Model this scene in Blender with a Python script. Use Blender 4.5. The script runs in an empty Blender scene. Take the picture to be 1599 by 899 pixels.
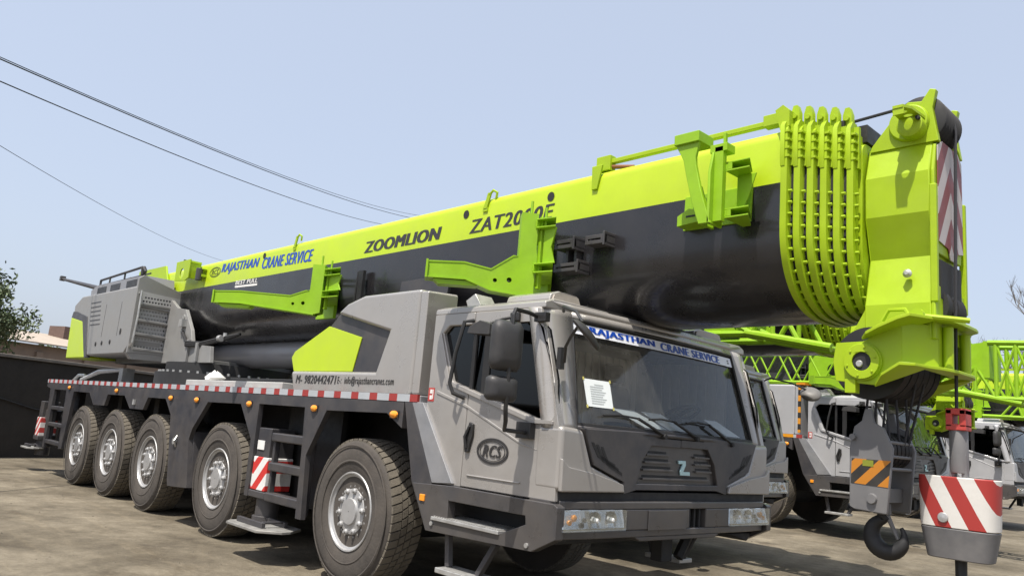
import bpy, bmesh, math, random
from mathutils import Vector, Matrix
from mathutils.geometry import tessellate_polygon
random.seed(7)
S = bpy.context.scene
COL = S.collection
R = math.radians

# ------------------------------------------------------------------ camera, world, sun, exposure
cam_d = bpy.data.cameras.new('camera'); cam = bpy.data.objects.new('camera', cam_d); COL.objects.link(cam)
yaw, pitch, roll = R(137.02), R(10.33), R(4.86)
fw = Vector((math.cos(pitch) * math.cos(yaw), math.cos(pitch) * math.sin(yaw), math.sin(pitch)))
rt0 = Vector((math.sin(yaw), -math.cos(yaw), 0)); up0 = rt0.cross(fw)
rt = math.cos(roll) * rt0 + math.sin(roll) * up0; up = -math.sin(roll) * rt0 + math.cos(roll) * up0
m3 = Matrix((rt, up, -fw)).transposed()
cam.matrix_world = Matrix.Translation((3.612, -5.651, 1.557)) @ m3.to_4x4()
cam_d.sensor_width = 36; cam_d.lens = 1218.7 / 1599 * 36
cam_d.clip_start = .05; cam_d.clip_end = 4000
S.camera = cam

SUNDIR = Vector((.12, -.42, 1.0)).normalized()       # towards the sun
w = bpy.data.worlds.new('World'); S.world = w; w.use_nodes = True
nt = w.node_tree; bg = nt.nodes['Background']
sky = nt.nodes.new('ShaderNodeTexSky'); sky.sky_type = 'NISHITA'; sky.sun_disc = False
sky.sun_elevation = math.asin(SUNDIR.z); sky.sun_rotation = math.atan2(SUNDIR.x, SUNDIR.y)
sky.altitude = 100; sky.air_density = 1.0; sky.dust_density = 5.0; sky.ozone_density = 1.2
hz = nt.nodes.new('ShaderNodeMix'); hz.data_type = 'RGBA'; hz.inputs[0].default_value = .55; hz.inputs[7].default_value = (4.2, 4.65, 5.5, 1)   # hot-season haze whitens the whole sky
nt.links.new(sky.outputs[0], hz.inputs[6]); nt.links.new(hz.outputs[2], bg.inputs[0]); bg.inputs[1].default_value = .126
sd = bpy.data.lights.new('sun', 'SUN'); sun = bpy.data.objects.new('sun', sd); COL.objects.link(sun)
sd.energy = 4.2; sd.angle = R(.55); sd.color = (1.0, .95, .87)
sun.rotation_euler = (-SUNDIR).to_track_quat('-Z', 'Y').to_euler(); sun.location = (0, -10, 30)
vs = S.view_settings; vs.view_transform = 'Standard'; vs.look = 'None'; vs.exposure = 0.60; vs.gamma = 1; vs.use_curve_mapping = False

# ------------------------------------------------------------------ materials
def mat(name, col, rough=.5, metal=0.0, noise=.0, nscale=6.0, dust=0.0, dustcol=(.30, .25, .19), bump=0.0, bscale=60, coat=0.0, spec=.5):
    m = bpy.data.materials.new(name); m.use_nodes = True
    t = m.node_tree; N = t.nodes; L = t.links; b = N['Principled BSDF']
    b.inputs['Roughness'].default_value = rough; b.inputs['Metallic'].default_value = metal
    b.inputs['Coat Weight'].default_value = coat; b.inputs['Specular IOR Level'].default_value = spec
    b.inputs['Coat Roughness'].default_value = .08
    out = None
    tc = N.new('ShaderNodeTexCoord')
    rgb = N.new('ShaderNodeRGB'); rgb.outputs[0].default_value = (*col, 1); out = rgb.outputs[0]
    if noise:
        n = N.new('ShaderNodeTexNoise'); n.inputs['Scale'].default_value = nscale; n.inputs['Detail'].default_value = 7; n.inputs['Roughness'].default_value = .65
        L.new(tc.outputs['Object'], n.inputs['Vector'])
        mr = N.new('ShaderNodeMapRange'); mr.inputs[1].default_value = .3; mr.inputs[2].default_value = .7; mr.inputs[3].default_value = 1 - noise; mr.inputs[4].default_value = 1 + noise
        L.new(n.outputs[0], mr.inputs[0])
        mx = N.new('ShaderNodeVectorMath'); mx.operation = 'SCALE'; L.new(out, mx.inputs[0]); L.new(mr.outputs[0], mx.inputs['Scale']); out = mx.outputs[0]
        r2 = N.new('ShaderNodeMapRange'); r2.inputs[1].default_value = .3; r2.inputs[2].default_value = .7; r2.inputs[3].default_value = max(0, rough - .1); r2.inputs[4].default_value = min(1, rough + .14)
        L.new(n.outputs[0], r2.inputs[0]); L.new(r2.outputs[0], b.inputs['Roughness'])
    if dust:
        n2 = N.new('ShaderNodeTexNoise'); n2.inputs['Scale'].default_value = 3.1; n2.inputs['Detail'].default_value = 9; n2.inputs['Roughness'].default_value = .7
        L.new(tc.outputs['Object'], n2.inputs['Vector'])
        m2 = N.new('ShaderNodeMapRange'); m2.inputs[1].default_value = .35; m2.inputs[2].default_value = .75; m2.inputs[3].default_value = 0; m2.inputs[4].default_value = dust
        L.new(n2.outputs[0], m2.inputs[0])
        mix = N.new('ShaderNodeMix'); mix.data_type = 'RGBA'; mix.inputs[7].default_value = (*dustcol, 1)
        L.new(m2.outputs[0], mix.inputs[0]); L.new(out, mix.inputs[6]); out = mix.outputs[2]
    L.new(out, b.inputs['Base Color'])
    if bump:
        n3 = N.new('ShaderNodeTexNoise'); n3.inputs['Scale'].default_value = bscale; n3.inputs['Detail'].default_value = 5
        L.new(tc.outputs['Object'], n3.inputs['Vector'])
        bp = N.new('ShaderNodeBump'); bp.inputs['Strength'].default_value = bump; bp.inputs['Distance'].default_value = .01
        L.new(n3.outputs[0], bp.inputs['Height']); L.new(bp.outputs[0], b.inputs['Normal'])
    return m

def stripes(name, ca, cb, vec, period, off=0, duty=.5, rough=.5, chev=None, dust=.0):
    """two flat paint colours alternating along an object-space direction; chev folds one axis for V stripes"""
    m = mat(name, ca, rough, noise=.06, dust=dust); t = m.node_tree; N = t.nodes; L = t.links; b = N['Principled BSDF']
    src = b.inputs['Base Color'].links[0].from_socket
    tc = N.new('ShaderNodeTexCoord'); vec_out = tc.outputs['Object']
    if chev is not None:
        sx = N.new('ShaderNodeSeparateXYZ'); L.new(vec_out, sx.inputs[0]); cx = N.new('ShaderNodeCombineXYZ')
        for i in range(3):
            if i == chev[0]:
                s1 = N.new('ShaderNodeMath'); s1.operation = 'SUBTRACT'; s1.inputs[1].default_value = chev[1]; L.new(sx.outputs[i], s1.inputs[0])
                ab = N.new('ShaderNodeMath'); ab.operation = 'ABSOLUTE'; L.new(s1.outputs[0], ab.inputs[0]); L.new(ab.outputs[0], cx.inputs[i])
            else: L.new(sx.outputs[i], cx.inputs[i])
        vec_out = cx.outputs[0]
    d = N.new('ShaderNodeVectorMath'); d.operation = 'DOT_PRODUCT'; d.inputs[1].default_value = vec; L.new(vec_out, d.inputs[0])
    a = N.new('ShaderNodeMath'); a.operation = 'MULTIPLY_ADD'; a.inputs[1].default_value = 1 / period; a.inputs[2].default_value = off + 100; L.new(d.outputs['Value'], a.inputs[0])
    f = N.new('ShaderNodeMath'); f.operation = 'FRACT'; L.new(a.outputs[0], f.inputs[0])
    g = N.new('ShaderNodeMath'); g.operation = 'GREATER_THAN'; g.inputs[1].default_value = duty; L.new(f.outputs[0], g.inputs[0])
    mix = N.new('ShaderNodeMix'); mix.data_type = 'RGBA'; mix.inputs[7].default_value = (*cb, 1)
    L.new(g.outputs[0], mix.inputs[0]); L.new(src, mix.inputs[6]); L.new(mix.outputs[2], b.inputs['Base Color'])
    return m

def glass(name, tint, refl, dust_sheen=0.0):
    m = bpy.data.materials.new(name); m.use_nodes = True; t = m.node_tree; N = t.nodes; L = t.links
    N.remove(N['Principled BSDF']); o = N['Material Output']
    tr = N.new('ShaderNodeBsdfTransparent'); tr.inputs[0].default_value = (*tint, 1)
    gl = N.new('ShaderNodeBsdfGlossy'); gl.inputs['Roughness'].default_value = .03; gl.inputs[0].default_value = (.93, .97, 1, 1)
    lw = N.new('ShaderNodeFresnel'); lw.inputs[0].default_value = 1.5
    mr = N.new('ShaderNodeMapRange'); mr.inputs[1].default_value = .03; mr.inputs[2].default_value = .6; mr.inputs[3].default_value = refl; mr.inputs[4].default_value = .6
    L.new(lw.outputs[0], mr.inputs[0])
    mx = N.new('ShaderNodeMixShader'); L.new(mr.outputs[0], mx.inputs[0]); L.new(tr.outputs[0], mx.inputs[1]); L.new(gl.outputs[0], mx.inputs[2])
    last = mx.outputs[0]
    if dust_sheen:
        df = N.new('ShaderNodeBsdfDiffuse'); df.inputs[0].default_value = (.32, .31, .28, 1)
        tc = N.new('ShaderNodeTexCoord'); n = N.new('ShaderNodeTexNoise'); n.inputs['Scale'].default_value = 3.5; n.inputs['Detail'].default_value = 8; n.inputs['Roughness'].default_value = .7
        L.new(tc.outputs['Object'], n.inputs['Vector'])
        m2 = N.new('ShaderNodeMapRange'); m2.inputs[1].default_value = .35; m2.inputs[2].default_value = .7; m2.inputs[3].default_value = dust_sheen * .4; m2.inputs[4].default_value = dust_sheen * 1.5
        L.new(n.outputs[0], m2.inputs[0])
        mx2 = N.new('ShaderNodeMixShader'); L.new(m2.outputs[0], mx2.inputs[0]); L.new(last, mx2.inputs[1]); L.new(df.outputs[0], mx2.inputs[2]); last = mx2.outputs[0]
    L.new(last, o.inputs['Surface'])
    return m

GREEN = mat('lime_paint', (.445, .59, .008), .40, noise=.05, nscale=2.5, dust=.08, coat=.12)
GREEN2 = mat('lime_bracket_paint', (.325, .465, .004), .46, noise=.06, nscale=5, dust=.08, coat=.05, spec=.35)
GREEN3 = mat('shaded_lime_paint', (.245, .45, .004), .45, noise=.08, nscale=6, dust=.10, spec=.4)  # lime paint copy darkened to carry the brackets' shade in its colour
BOOMK = mat('boom_dark_paint', (.017, .0165, .019), .27, noise=.15, nscale=2.2, dust=.035, coat=.25)
DGREY = mat('dark_grey_paint', (.036, .036, .042), .42, noise=.10, nscale=4, dust=.16)
BGREY = mat('bumper_grey_paint', (.055, .053, .055), .34, noise=.08, nscale=5, dust=.14, coat=.2)
BODY = mat('warm_silver_paint', (.355, .338, .32), .30, metal=.28, noise=.06, nscale=3, dust=.20, coat=.4)
BODYW = mat('pale_silver_paint', (.40, .40, .41), .38, metal=.1, noise=.05, nscale=3, dust=.10, coat=.3)
HOUSE = mat('pale_grey_paint', (.225, .222, .215), .42, noise=.06, nscale=3, dust=.10)
BLACK = mat('black_rubber', (.012, .012, .013), .6, noise=.15, nscale=10, dust=.02)
BLACKG = mat('black_plastic', (.018, .018, .019), .45, noise=.15, nscale=12, dust=.05)
MIRR = mat('mirror_housing', (.028, .028, .030), .5, noise=.1, nscale=10, dust=.08)
TYRE = mat('tyre_rubber', (.055, .048, .042), .85, noise=.18, nscale=7, dust=.45, dustcol=(.13, .11, .09), bump=.3, bscale=40)
TREAD = mat('dusty_tread', (.11, .096, .076), .95, noise=.25, nscale=14, dust=.5, dustcol=(.19, .165, .125), bump=.3, bscale=60)
RIM = mat('rim_silver', (.40, .40, .40), .40, metal=.35, noise=.10, nscale=9, dust=.25, dustcol=(.28, .25, .21))
STEEL = mat('bare_steel', (.48, .48, .47), .42, metal=.55, noise=.15, nscale=12, dust=.25)
CYL = mat('cylinder_grey', (.20, .20, .21), .40, noise=.07, nscale=3, dust=.12, coat=.15)
DARK = mat('dark_steel', (.018, .018, .019), .7, noise=.2)  # near-black for steel parts; on hole fills it stands for shade
REDP = mat('red_paint', (.46, .035, .03), .5, noise=.12, dust=.2)
WHITEP = mat('white_paint', (.74, .73, .70), .5, noise=.06, dust=.1)
AMBER = mat('amber_lens', (.85, .30, .02), .2, coat=.5)
BLUE = mat('blue_vinyl', (.010, .065, .40), .4)
LETK = mat('dark_vinyl', (.032, .030, .030), .4)
PAPER = mat('white_paper', (.72, .76, .76), .8, noise=.03)
BLUEW = mat('banner_white', (.78, .80, .86), .5, noise=.03)
BEIGE = mat('curtain_beige', (.66, .61, .54), .9, noise=.1)
SEAT = mat('seat_grey', (.10, .10, .105), .9, noise=.1)
CHROME = mat('chrome', (.8, .8, .8), .12, metal=1)
TEAL = mat('logo_teal', (.45, .66, .70), .3, metal=.3)
STRIPE_TAPE = stripes('reflective_tape', (.38, .40, .42), (.30, .035, .03), (1, 0, 0), .318, off=.02, duty=.60)
CHEV = stripes('chevron_tape', (.74, .73, .71), (.50, .035, .03), (.62, .0, .9), .255, off=.25, rough=.4, dust=.1)
CWSTR = stripes('weight_stripes', (.66, .64, .60), (.34, .032, .026), (1, 0, .50), .19, off=.55, rough=.5, dust=.35)
HOOKSTR = stripes('hook_stripes', (.016, .015, .014), (.46, .17, .012), (.8, 0, -.8), .125, off=.2, rough=.5, dust=.12)
HEADCHEV = stripes('head_chevrons', (.50, .45, .43), (.22, .06, .055), (0, 1.0, .62), .23, off=.3, rough=.5, chev=(1, 0.0), dust=.25)
YCHEV = stripes('cab_edge_chevrons', (.02, .02, .02), (.6, .25, .02), (0, 1, 1), .22)
GL_SIDE = glass('side_window_tint', (.035, .037, .04), .022)
GL_WIND = glass('windshield_glass', (.84, .87, .88), .03, dust_sheen=.13)  # grey film mixes dust with soft sky reflection put into the colour
GL_WIND2 = glass('dusty_windshield', (.7, .7, .66), .06, dust_sheen=.42)
GL_LAMP = glass('lamp_glass', (.92, .94, .95), .08)

# ------------------------------------------------------------------ mesh builder
class MB:
    def __init__(s): s.v = []; s.f = []; s.mi = []; s.mats = []; s.m = 0
    def use(s, material):
        if material not in s.mats: s.mats.append(material)
        s.m = s.mats.index(material); return s
    def add(s, vs, fs, M=None):
        o = len(s.v)
        s.v += [tuple(M @ Vector(p)) if M else tuple(p) for p in vs]
        for f in fs: s.f.append([i + o for i in f]); s.mi.append(s.m)
        return s
    def box(s, a, b, M=None):
        (x0, y0, z0), (x1, y1, z1) = a, b
        x0, x1 = sorted((x0, x1)); y0, y1 = sorted((y0, y1)); z0, z1 = sorted((z0, z1))
        vs = [(x, y, z) for z in (z0, z1) for y in (y0, y1) for x in (x0, x1)]
        return s.add(vs, [(0, 2, 3, 1), (4, 5, 7, 6), (0, 1, 5, 4), (2, 6, 7, 3), (0, 4, 6, 2), (1, 3, 7, 5)], M)
    def prism(s, poly, ax, a, b, holes=(), M=None, shift=None):
        """polygon (u,v) extruded along axis ax between a and b. ax 'y': (x,z); 'x': (y,z); 'z': (x,y). shift: function giving the b-end outline"""
        def P(u, v, w):
            return {'y': (u, w, v), 'x': (w, u, v), 'z': (u, v, w)}[ax]
        loops = [list(poly)] + [list(h) for h in holes]
        tri = tessellate_polygon([[Vector((u, v, 0)) for u, v in l] for l in loops])
        flat = [p for l in loops for p in l]; n = len(flat)
        fb = [shift(u, v) for u, v in flat] if shift else flat
        vs = [P(u, v, a) for u, v in flat] + [P(u, v, b) for u, v in fb]
        fs = []
        fs += [tuple(t) for t in tri] + [tuple(i + n for i in reversed(t)) for t in tri]
        o = 0
        for l in loops:
            k = len(l)
            for i in range(k): fs.append((o + i, o + (i + 1) % k, n + o + (i + 1) % k, n + o + i))
            o += k
        return s.add(vs, fs, M)
    def tube(s, pts, r, n=10, closed=False, cap=True):
        pts = [Vector(p) for p in pts]; k = len(pts); rs = r if isinstance(r, (list, tuple)) else [r] * k
        vs = []; prev = None
        for i, p in enumerate(pts):
            if closed: d = (pts[(i + 1) % k] - pts[i - 1])
            else: d = (pts[min(i + 1, k - 1)] - pts[max(i - 1, 0)])
            d.normalize()
            if prev is None: u = d.orthogonal().normalized()
            else: u = (prev - d * prev.dot(d)).normalized()
            prev = u; q = d.cross(u)
            for j in range(n):
                a = 2 * math.pi * j / n; vs.append(p + (u * math.cos(a) + q * math.sin(a)) * rs[i])
        fs = []
        for i in range(k if closed else k - 1):
            for j in range(n):
                a = i * n + j; b = i * n + (j + 1) % n; c = ((i + 1) % k) * n + (j + 1) % n; d = ((i + 1) % k) * n + j
                fs.append((a, b, c, d))
        if cap and not closed: fs += [tuple(range(n))[::-1], tuple((k - 1) * n + j for j in range(n))]
        return s.add(vs, fs)
    def lathe(s, prof, c, ax='y', n=40, M=None, cap=True):
        """profile [(radius, distance along axis)] round axis ax at c"""
        vs = []; fs = []
        for r, h in prof:
            for j in range(n):
                a = 2 * math.pi * j / n; p, q = r * math.cos(a), r * math.sin(a)
                vs.append({'y': (c[0] + p, c[1] + h, c[2] + q), 'x': (c[0] + h, c[1] + p, c[2] + q), 'z': (c[0] + p, c[1] + q, c[2] + h)}[ax])
        k = len(prof)
        for i in range(k - 1):
            for j in range(n): fs.append((i * n + j, i * n + (j + 1) % n, (i + 1) * n + (j + 1) % n, (i + 1) * n + j))
        if cap: fs += [tuple(range(n))[::-1], tuple((k - 1) * n + j for j in range(n))]
        return s.add(vs, fs, M)
    def cyl(s, c, r, h, ax='y', n=24, M=None): return s.lathe([(r, 0), (r, h)], c, ax, n, M)
    def obj(s, name, parent=None, material=None, bevel=0.0, smooth=35, seg=2):
        me = bpy.data.meshes.new(name); me.from_pydata(s.v, [], s.f)
        mats = s.mats or [material]
        for m in mats: me.materials.append(m)
        me.polygons.foreach_set('material_index', s.mi)
        bm = bmesh.new(); bm.from_mesh(me)
        if len(bm.faces) < 20000: bmesh.ops.recalc_face_normals(bm, faces=bm.faces)
        bm.to_mesh(me); bm.free()
        if smooth:
            me.shade_smooth(); me.set_sharp_from_angle(angle=R(smooth))
        o = bpy.data.objects.new(name, me); COL.objects.link(o)
        if parent: o.parent = parent
        if bevel:
            b = o.modifiers.new('bevel', 'BEVEL'); b.width = bevel; b.segments = seg; b.limit_method = 'ANGLE'; b.angle_limit = R(40); b.harden_normals = True
        return o
def B(material=None):
    b = MB()
    if material: b.use(material)
    return b
def tag(o, label=None, cat=None, group=None, kind=None):
    if label: o['label'] = label
    if cat: o['category'] = cat
    if group: o['group'] = group
    if kind: o['kind'] = kind
    return o
def empty(name, loc=(0, 0, 0), rz=0):
    o = bpy.data.objects.new(name, None); COL.objects.link(o); o.location = loc; o.rotation_euler.z = rz; o.empty_display_size = .3
    return o
def circ(cx, cz, r, n=20, ry=None): return [(cx + r * math.cos(2 * math.pi * i / n), cz + (ry or r) * math.sin(2 * math.pi * i / n)) for i in range(n)]
def mirY(pts): return [(-u, v) for u, v in pts][::-1]

def text_poly(txt, bold=0.0, shear=0.0):
    cu = bpy.data.curves.new('t', 'FONT'); cu.body = txt; cu.offset = bold; cu.shear = shear; cu.resolution_u = 3; cu.space_character = 1.10
    o = bpy.data.objects.new('t', cu); COL.objects.link(o)
    dg = bpy.context.evaluated_depsgraph_get(); dg.update()
    me = bpy.data.meshes.new_from_object(o.evaluated_get(dg))
    vs = [v.co.copy() for v in me.vertices]; fs = [tuple(p.vertices) for p in me.polygons]
    bpy.data.objects.remove(o); bpy.data.meshes.remove(me); bpy.data.curves.remove(cu)
    xs = [v.x for v in vs]; ys = [v.y for v in vs]
    x0, x1, y0, y1 = min(xs), max(xs), min(ys), max(ys)
    return [((v.x - x0) / (x1 - x0), (v.y - y0) / (y1 - y0)) for v in vs], fs
def lettering(b, txt, fn, bold=0.0, shear=0.0, nrm=(0, -1, 0)):
    """flat letters; fn maps (0..1, 0..1) onto the surface they are stuck to; bold thickens the strokes sideways"""
    uv, fs = text_poly(txt, 0, shear); nrm = Vector(nrm); n = 5 if bold else 1
    for k in range(n):
        du = (k - (n - 1) / 2) * bold / len(txt) / 2; b.add([Vector(fn(u + du, v)) + nrm * (.0003 * k) for u, v in uv], fs)
    return b

# ------------------------------------------------------------------ ground, wall and what stands behind it
GZ = [(-60, 0), (1.5, 0), (2.2, .07), (3.2, .10), (6, .11), (9, .14), (12, .15), (17, .2), (24, .2), (300, .2)]
def gz(y):
    for (a, za), (b_, zb) in zip(GZ, GZ[1:]):
        if y <= b_: t = (y - a) / (b_ - a); return za + (zb - za) * max(0, t)
    return .2
def ground_mat():
    m = mat('dusty_concrete', (.33, .285, .225), .92); t = m.node_tree; N = t.nodes; L = t.links; b = N['Principled BSDF']
    tc = N.new('ShaderNodeTexCoord')
    def nz(scale, det=8, rough=.65, sx=1, sy=1):
        mp = N.new('ShaderNodeMapping'); mp.inputs['Scale'].default_value = (sx, sy, 1); L.new(tc.outputs['Object'], mp.inputs[0])
        n = N.new('ShaderNodeTexNoise'); n.inputs['Scale'].default_value = scale; n.inputs['Detail'].default_value = det; n.inputs['Roughness'].default_value = rough
        L.new(mp.outputs[0], n.inputs['Vector']); return n.outputs[0]
    def ramp(src, lo, hi, c0, c1):
        r = N.new('ShaderNodeValToRGB'); r.color_ramp.elements[0].position = lo; r.color_ramp.elements[1].position = hi
        r.color_ramp.elements[0].color = (*c0, 1); r.color_ramp.elements[1].color = (*c1, 1); L.new(src, r.inputs[0]); return r.outputs[0]
    def mixc(f, a, c, mode='MIX'):
        x = N.new('ShaderNodeMix'); x.data_type = 'RGBA'; x.blend_type = mode
        if isinstance(f, float): x.inputs[0].default_value = f
        else: L.new(f, x.inputs[0])
        L.new(a, x.inputs[6]); L.new(c, x.inputs[7]); return x.outputs[2]
    big = ramp(nz(.5, 9, .68), .33, .66, (.062, .050, .032), (.195, .172, .132))
    mid = ramp(nz(2.1, 10, .74), .34, .66, (.60, .57, .52), (1.30, 1.28, 1.23))
    fine = ramp(nz(28, 6, .7), .3, .7, (.82, .81, .79), (1.14, 1.13, 1.12))
    c = mixc(1.0, big, mid, 'MULTIPLY'); c = mixc(1.0, c, fine, 'MULTIPLY')
    stain = ramp(nz(.8, 9, .75, .8, 1.3), .54, .68, (1, 1, 1), (.60, .56, .50)); c = mixc(1.0, c, stain, 'MULTIPLY')
    grit = N.new('ShaderNodeTexVoronoi'); grit.inputs['Scale'].default_value = 38; L.new(tc.outputs['Object'], grit.inputs['Vector'])
    gr = ramp(grit.outputs['Distance'], .05, .16, (.72, .70, .68), (1, 1, 1)); c = mixc(.6, c, mixc(1.0, c, gr, 'MULTIPLY'))
    oil = ramp(nz(.55, 5, .55, 1.0, 1.0), .64, .70, (1, 1, 1), (.50, .47, .44)); c = mixc(1.0, c, oil, 'MULTIPLY')
    trk = ramp(nz(1.1, 8, .6, .22, 3.2), .56, .64, (1, 1, 1), (1.22, 1.21, 1.19)); c = mixc(.8, c, mixc(1.0, c, trk, 'MULTIPLY'))
    L.new(c, b.inputs['Base Color'])
    bp = N.new('ShaderNodeBump'); bp.inputs['Strength'].default_value = .6; bp.inputs['Distance'].default_value = .012
    ad = N.new('ShaderNodeMath'); ad.operation = 'ADD'; L.new(nz(9, 9, .75), ad.inputs[0]); L.new(nz(45, 5, .7), ad.inputs[1])
    L.new(ad.outputs[0], bp.inputs['Height']); L.new(bp.outputs[0], b.inputs['Normal'])
    return m
g = B(ground_mat()); ys = [p[0] for p in GZ]
gv = []; gf = []
for y, z in GZ:
    for x in (-400, -30, 0, 30, 400): gv.append((x, y if y != -60 else -400, z))
for i in range(len(GZ) - 1):
    for j in range(4): gf.append((i * 5 + j, i * 5 + j + 1, (i + 1) * 5 + j + 1, (i + 1) * 5 + j))
g.add(gv, gf); tag(g.obj('ground'), kind='structure')

rs = random.Random(21); st_ = B(mat('gravel_stone', (.115, .098, .073), .95, noise=.35, nscale=3))
for i in range(1100):
    if rs.random() < .62: x, y = rs.uniform(-14, -1.2), rs.uniform(-4.4, -.9)
    else: x, y = rs.uniform(-5, 3), rs.uniform(1.0, 11)
    r_ = .004 + .016 * rs.random() ** 4; z = gz(y); a = rs.uniform(0, 6.28); c_, s_ = math.cos(a) * r_, math.sin(a) * r_
    st_.add([(x + c_ * 1.3, y + s_ * 1.3, z), (x - s_, y + c_, z), (x - c_, y - s_, z), (x + s_, y - c_, z), (x + c_ * .2, y, z + r_ * rs.uniform(.5, 1.0))], [(0, 1, 4), (1, 2, 4), (2, 3, 4), (3, 0, 4)])
tag(st_.obj('gravel', smooth=0), kind='stuff')

# compound wall
WA = Vector((-17.41, -1.42, 0)); WD = Vector((-.42, .907, 0)).normalized(); WN = Vector((.907, .42, 0)).normalized()
MW = Matrix.Translation(WA) @ Matrix((WD, WN, (0, 0, 1))).transposed().to_4x4()
WALLM = mat('shaded_stained_plaster', (.022, .019, .016), .95, noise=.45, nscale=.9, dust=.4, dustcol=(.05, .042, .035), bump=.5, bscale=12)  # near-black base puts the wall's shade and stains into the colour
COPE = mat('coping_concrete', (.14, .125, .11), .9, noise=.3, nscale=3, dust=.3)
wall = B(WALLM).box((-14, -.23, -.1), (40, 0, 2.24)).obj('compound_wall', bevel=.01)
tag(wall, 'low dark stained, shaded boundary wall running behind the rear of the big crane', 'wall')
B(COPE).box((-14, -.29, 2.243), (40, .06, 2.32)).obj('coping', wall, bevel=.012)
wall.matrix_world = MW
cv = B(BLACK).tube([(-4, .03, 1.55), (-1.2, .03, 1.50), (-.2, .03, 1.30), (.6, .03, 1.12), (2, .03, 1.05), (5, .03, 1.1)], .018, 6).obj('wall_cable')
cv.matrix_world = MW; tag(cv, 'thin dark cable sagging along the face of the dark boundary wall', 'cable')

# building beyond the wall
TANW = mat('tan_plaster', (.24, .18, .14), .9, noise=.15, nscale=1.5); ROOFM = mat('pale_sheet_roof', (.36, .30, .24), .7, noise=.12, nscale=2)
bl = empty('shed_building', (-36, 4.5, 0), R(25)); tag(bl, 'low tan building with a pale sheet roof beyond the boundary wall', 'building')
B(TANW).box((-5, -7, 0), (0, 9, 3.5)).obj('wall', bl)
B(ROOFM).prism([(-5.6, 4.4), (.5, 3.52), (.5, 3.58), (-5.6, 4.46)], 'y', -7.5, 9.5).obj('roof', bl)
b = B(TANW)
for i in range(7): B(TANW).box((.0, -6.8 + i * 2.4, 0), (.12, -6.5 + i * 2.4, 3.2)).obj('pier', bl)
BRICKR = mat('red_brick_block', (.13, .085, .07), .9, noise=.2)
B(BRICKR).box((-5.0, 2.3, 3.9), (-3.9, 3.2, 4.85)).obj('tank_house', bl)

def leaf_tree(name, loc, h, crown, nleaf, seed, label, col, leaf=.16, fill=1.0, parts=('trunk', 'crown')):
    rnd = random.Random(seed); root = empty(name, loc); tag(root, label, 'tree')
    bark = mat('bark', (.10, .08, .06), .95, noise=.2); t = B(bark)
    top = Vector((0, 0, h * .55)); t.tube([(0, 0, 0), (.1, .05, h * .3), top], [.16, .12, .09], 8)
    ends = []
    for i in range(9):
        a = rnd.uniform(0, 6.28); e = rnd.uniform(.2, 1.0)
        p = top + Vector((math.cos(a) * crown[0] * rnd.uniform(.4, .95), math.sin(a) * crown[1] * rnd.uniform(.4, .95), crown[2] * e * 1.4 - crown[2] * .3))
        midp = (top + p) / 2 + Vector((0, 0, .25)); t.tube([top - Vector((0, 0, .3)), midp, p], [.06, .04, .015], 6); ends += [p, midp]
        for k in range(2):
            q = midp + Vector((rnd.uniform(-1, 1) * crown[0] * .5, rnd.uniform(-1, 1) * crown[1] * .5, rnd.uniform(0, .8) * crown[2])); t.tube([midp, q], [.03, .008], 5); ends.append(q)
    t.obj('trunk', root)
    l = MB(); ms = [mat('leaf_a', col, .6), mat('leaf_b', tuple(c * .6 for c in col), .6), mat('leaf_c', tuple(c * 1.5 for c in col), .6)]
    cl = [(e, rnd.uniform(.35, .85)) for e in ends]
    for i in range(nleaf):
        c, r = rnd.choice(cl); d = Vector((rnd.gauss(0, 1), rnd.gauss(0, 1), rnd.gauss(0, .8))); d.normalize(); p = c + d * r * rnd.random() ** .5
        l.use(rnd.choice(ms)); u = Vector((rnd.gauss(0, 1), rnd.gauss(0, 1), rnd.gauss(0, 1))).normalized(); v = u.orthogonal().normalized(); s = leaf * rnd.uniform(.6, 1.4)
        l.add([p - u * s, p + v * s * .45, p + u * s, p - v * s * .45], [(0, 1, 2, 3)])
    l.obj('crown', root, smooth=0)
    return root
leaf_tree('leafy_tree', (-25.9, -.95, 0), 5.2, (1.45, 1.45, 1.45), 11000, 3, 'loose leafy green tree rising behind the dark wall at the far left', (.085, .115, .055), .075)
leaf_tree('roadside_bush', (-46, 6.5, 0), 4.3, (2.2, 2.2, 1.0), 2000, 11, 'small dark bush peeping over the pale roof of the tan building', (.045, .075, .03), .13)

def bare_tree(loc, h, seed, label):
    rnd = random.Random(seed); gm = mat('grey_bark', (.13, .12, .11), .9, noise=.2); b1 = B(gm); b2 = B(gm)
    def grow(p, d, L, r, k):
        b = b1 if k >= 4 else b2; q = p + d * L; b.tube([p, p + d * L * .5 + Vector((rnd.uniform(-.1, .1), rnd.uniform(-.1, .1), 0)) * L * .3, q], [r, r * .8, r * .55], 5)
        if k:
            for i in range(3):
                dd = (d + Vector((rnd.uniform(-.7, .7), rnd.uniform(-.7, .7), rnd.uniform(-.1, .6)))).normalized(); grow(q, dd, L * rnd.uniform(.5, .75), r * .55, k - 1)
    root = empty('bare_tree', loc); tag(root, label, 'tree', None); grow(Vector((0, 0, 0)), Vector((0, 0, 1)), h * .42, h * .016, 5)
    b1.obj('trunk', root); b2.obj('branches', root)
bare_tree((-9.2, 43, .2), 7.4, 5, 'thin leafless tree standing far behind the cranes, showing just above the lattice')
bare_tree((-4.6, 38.5, .2), 11.6, 9, 'taller leafless tree whose twigs enter at the right edge above the cranes')

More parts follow.
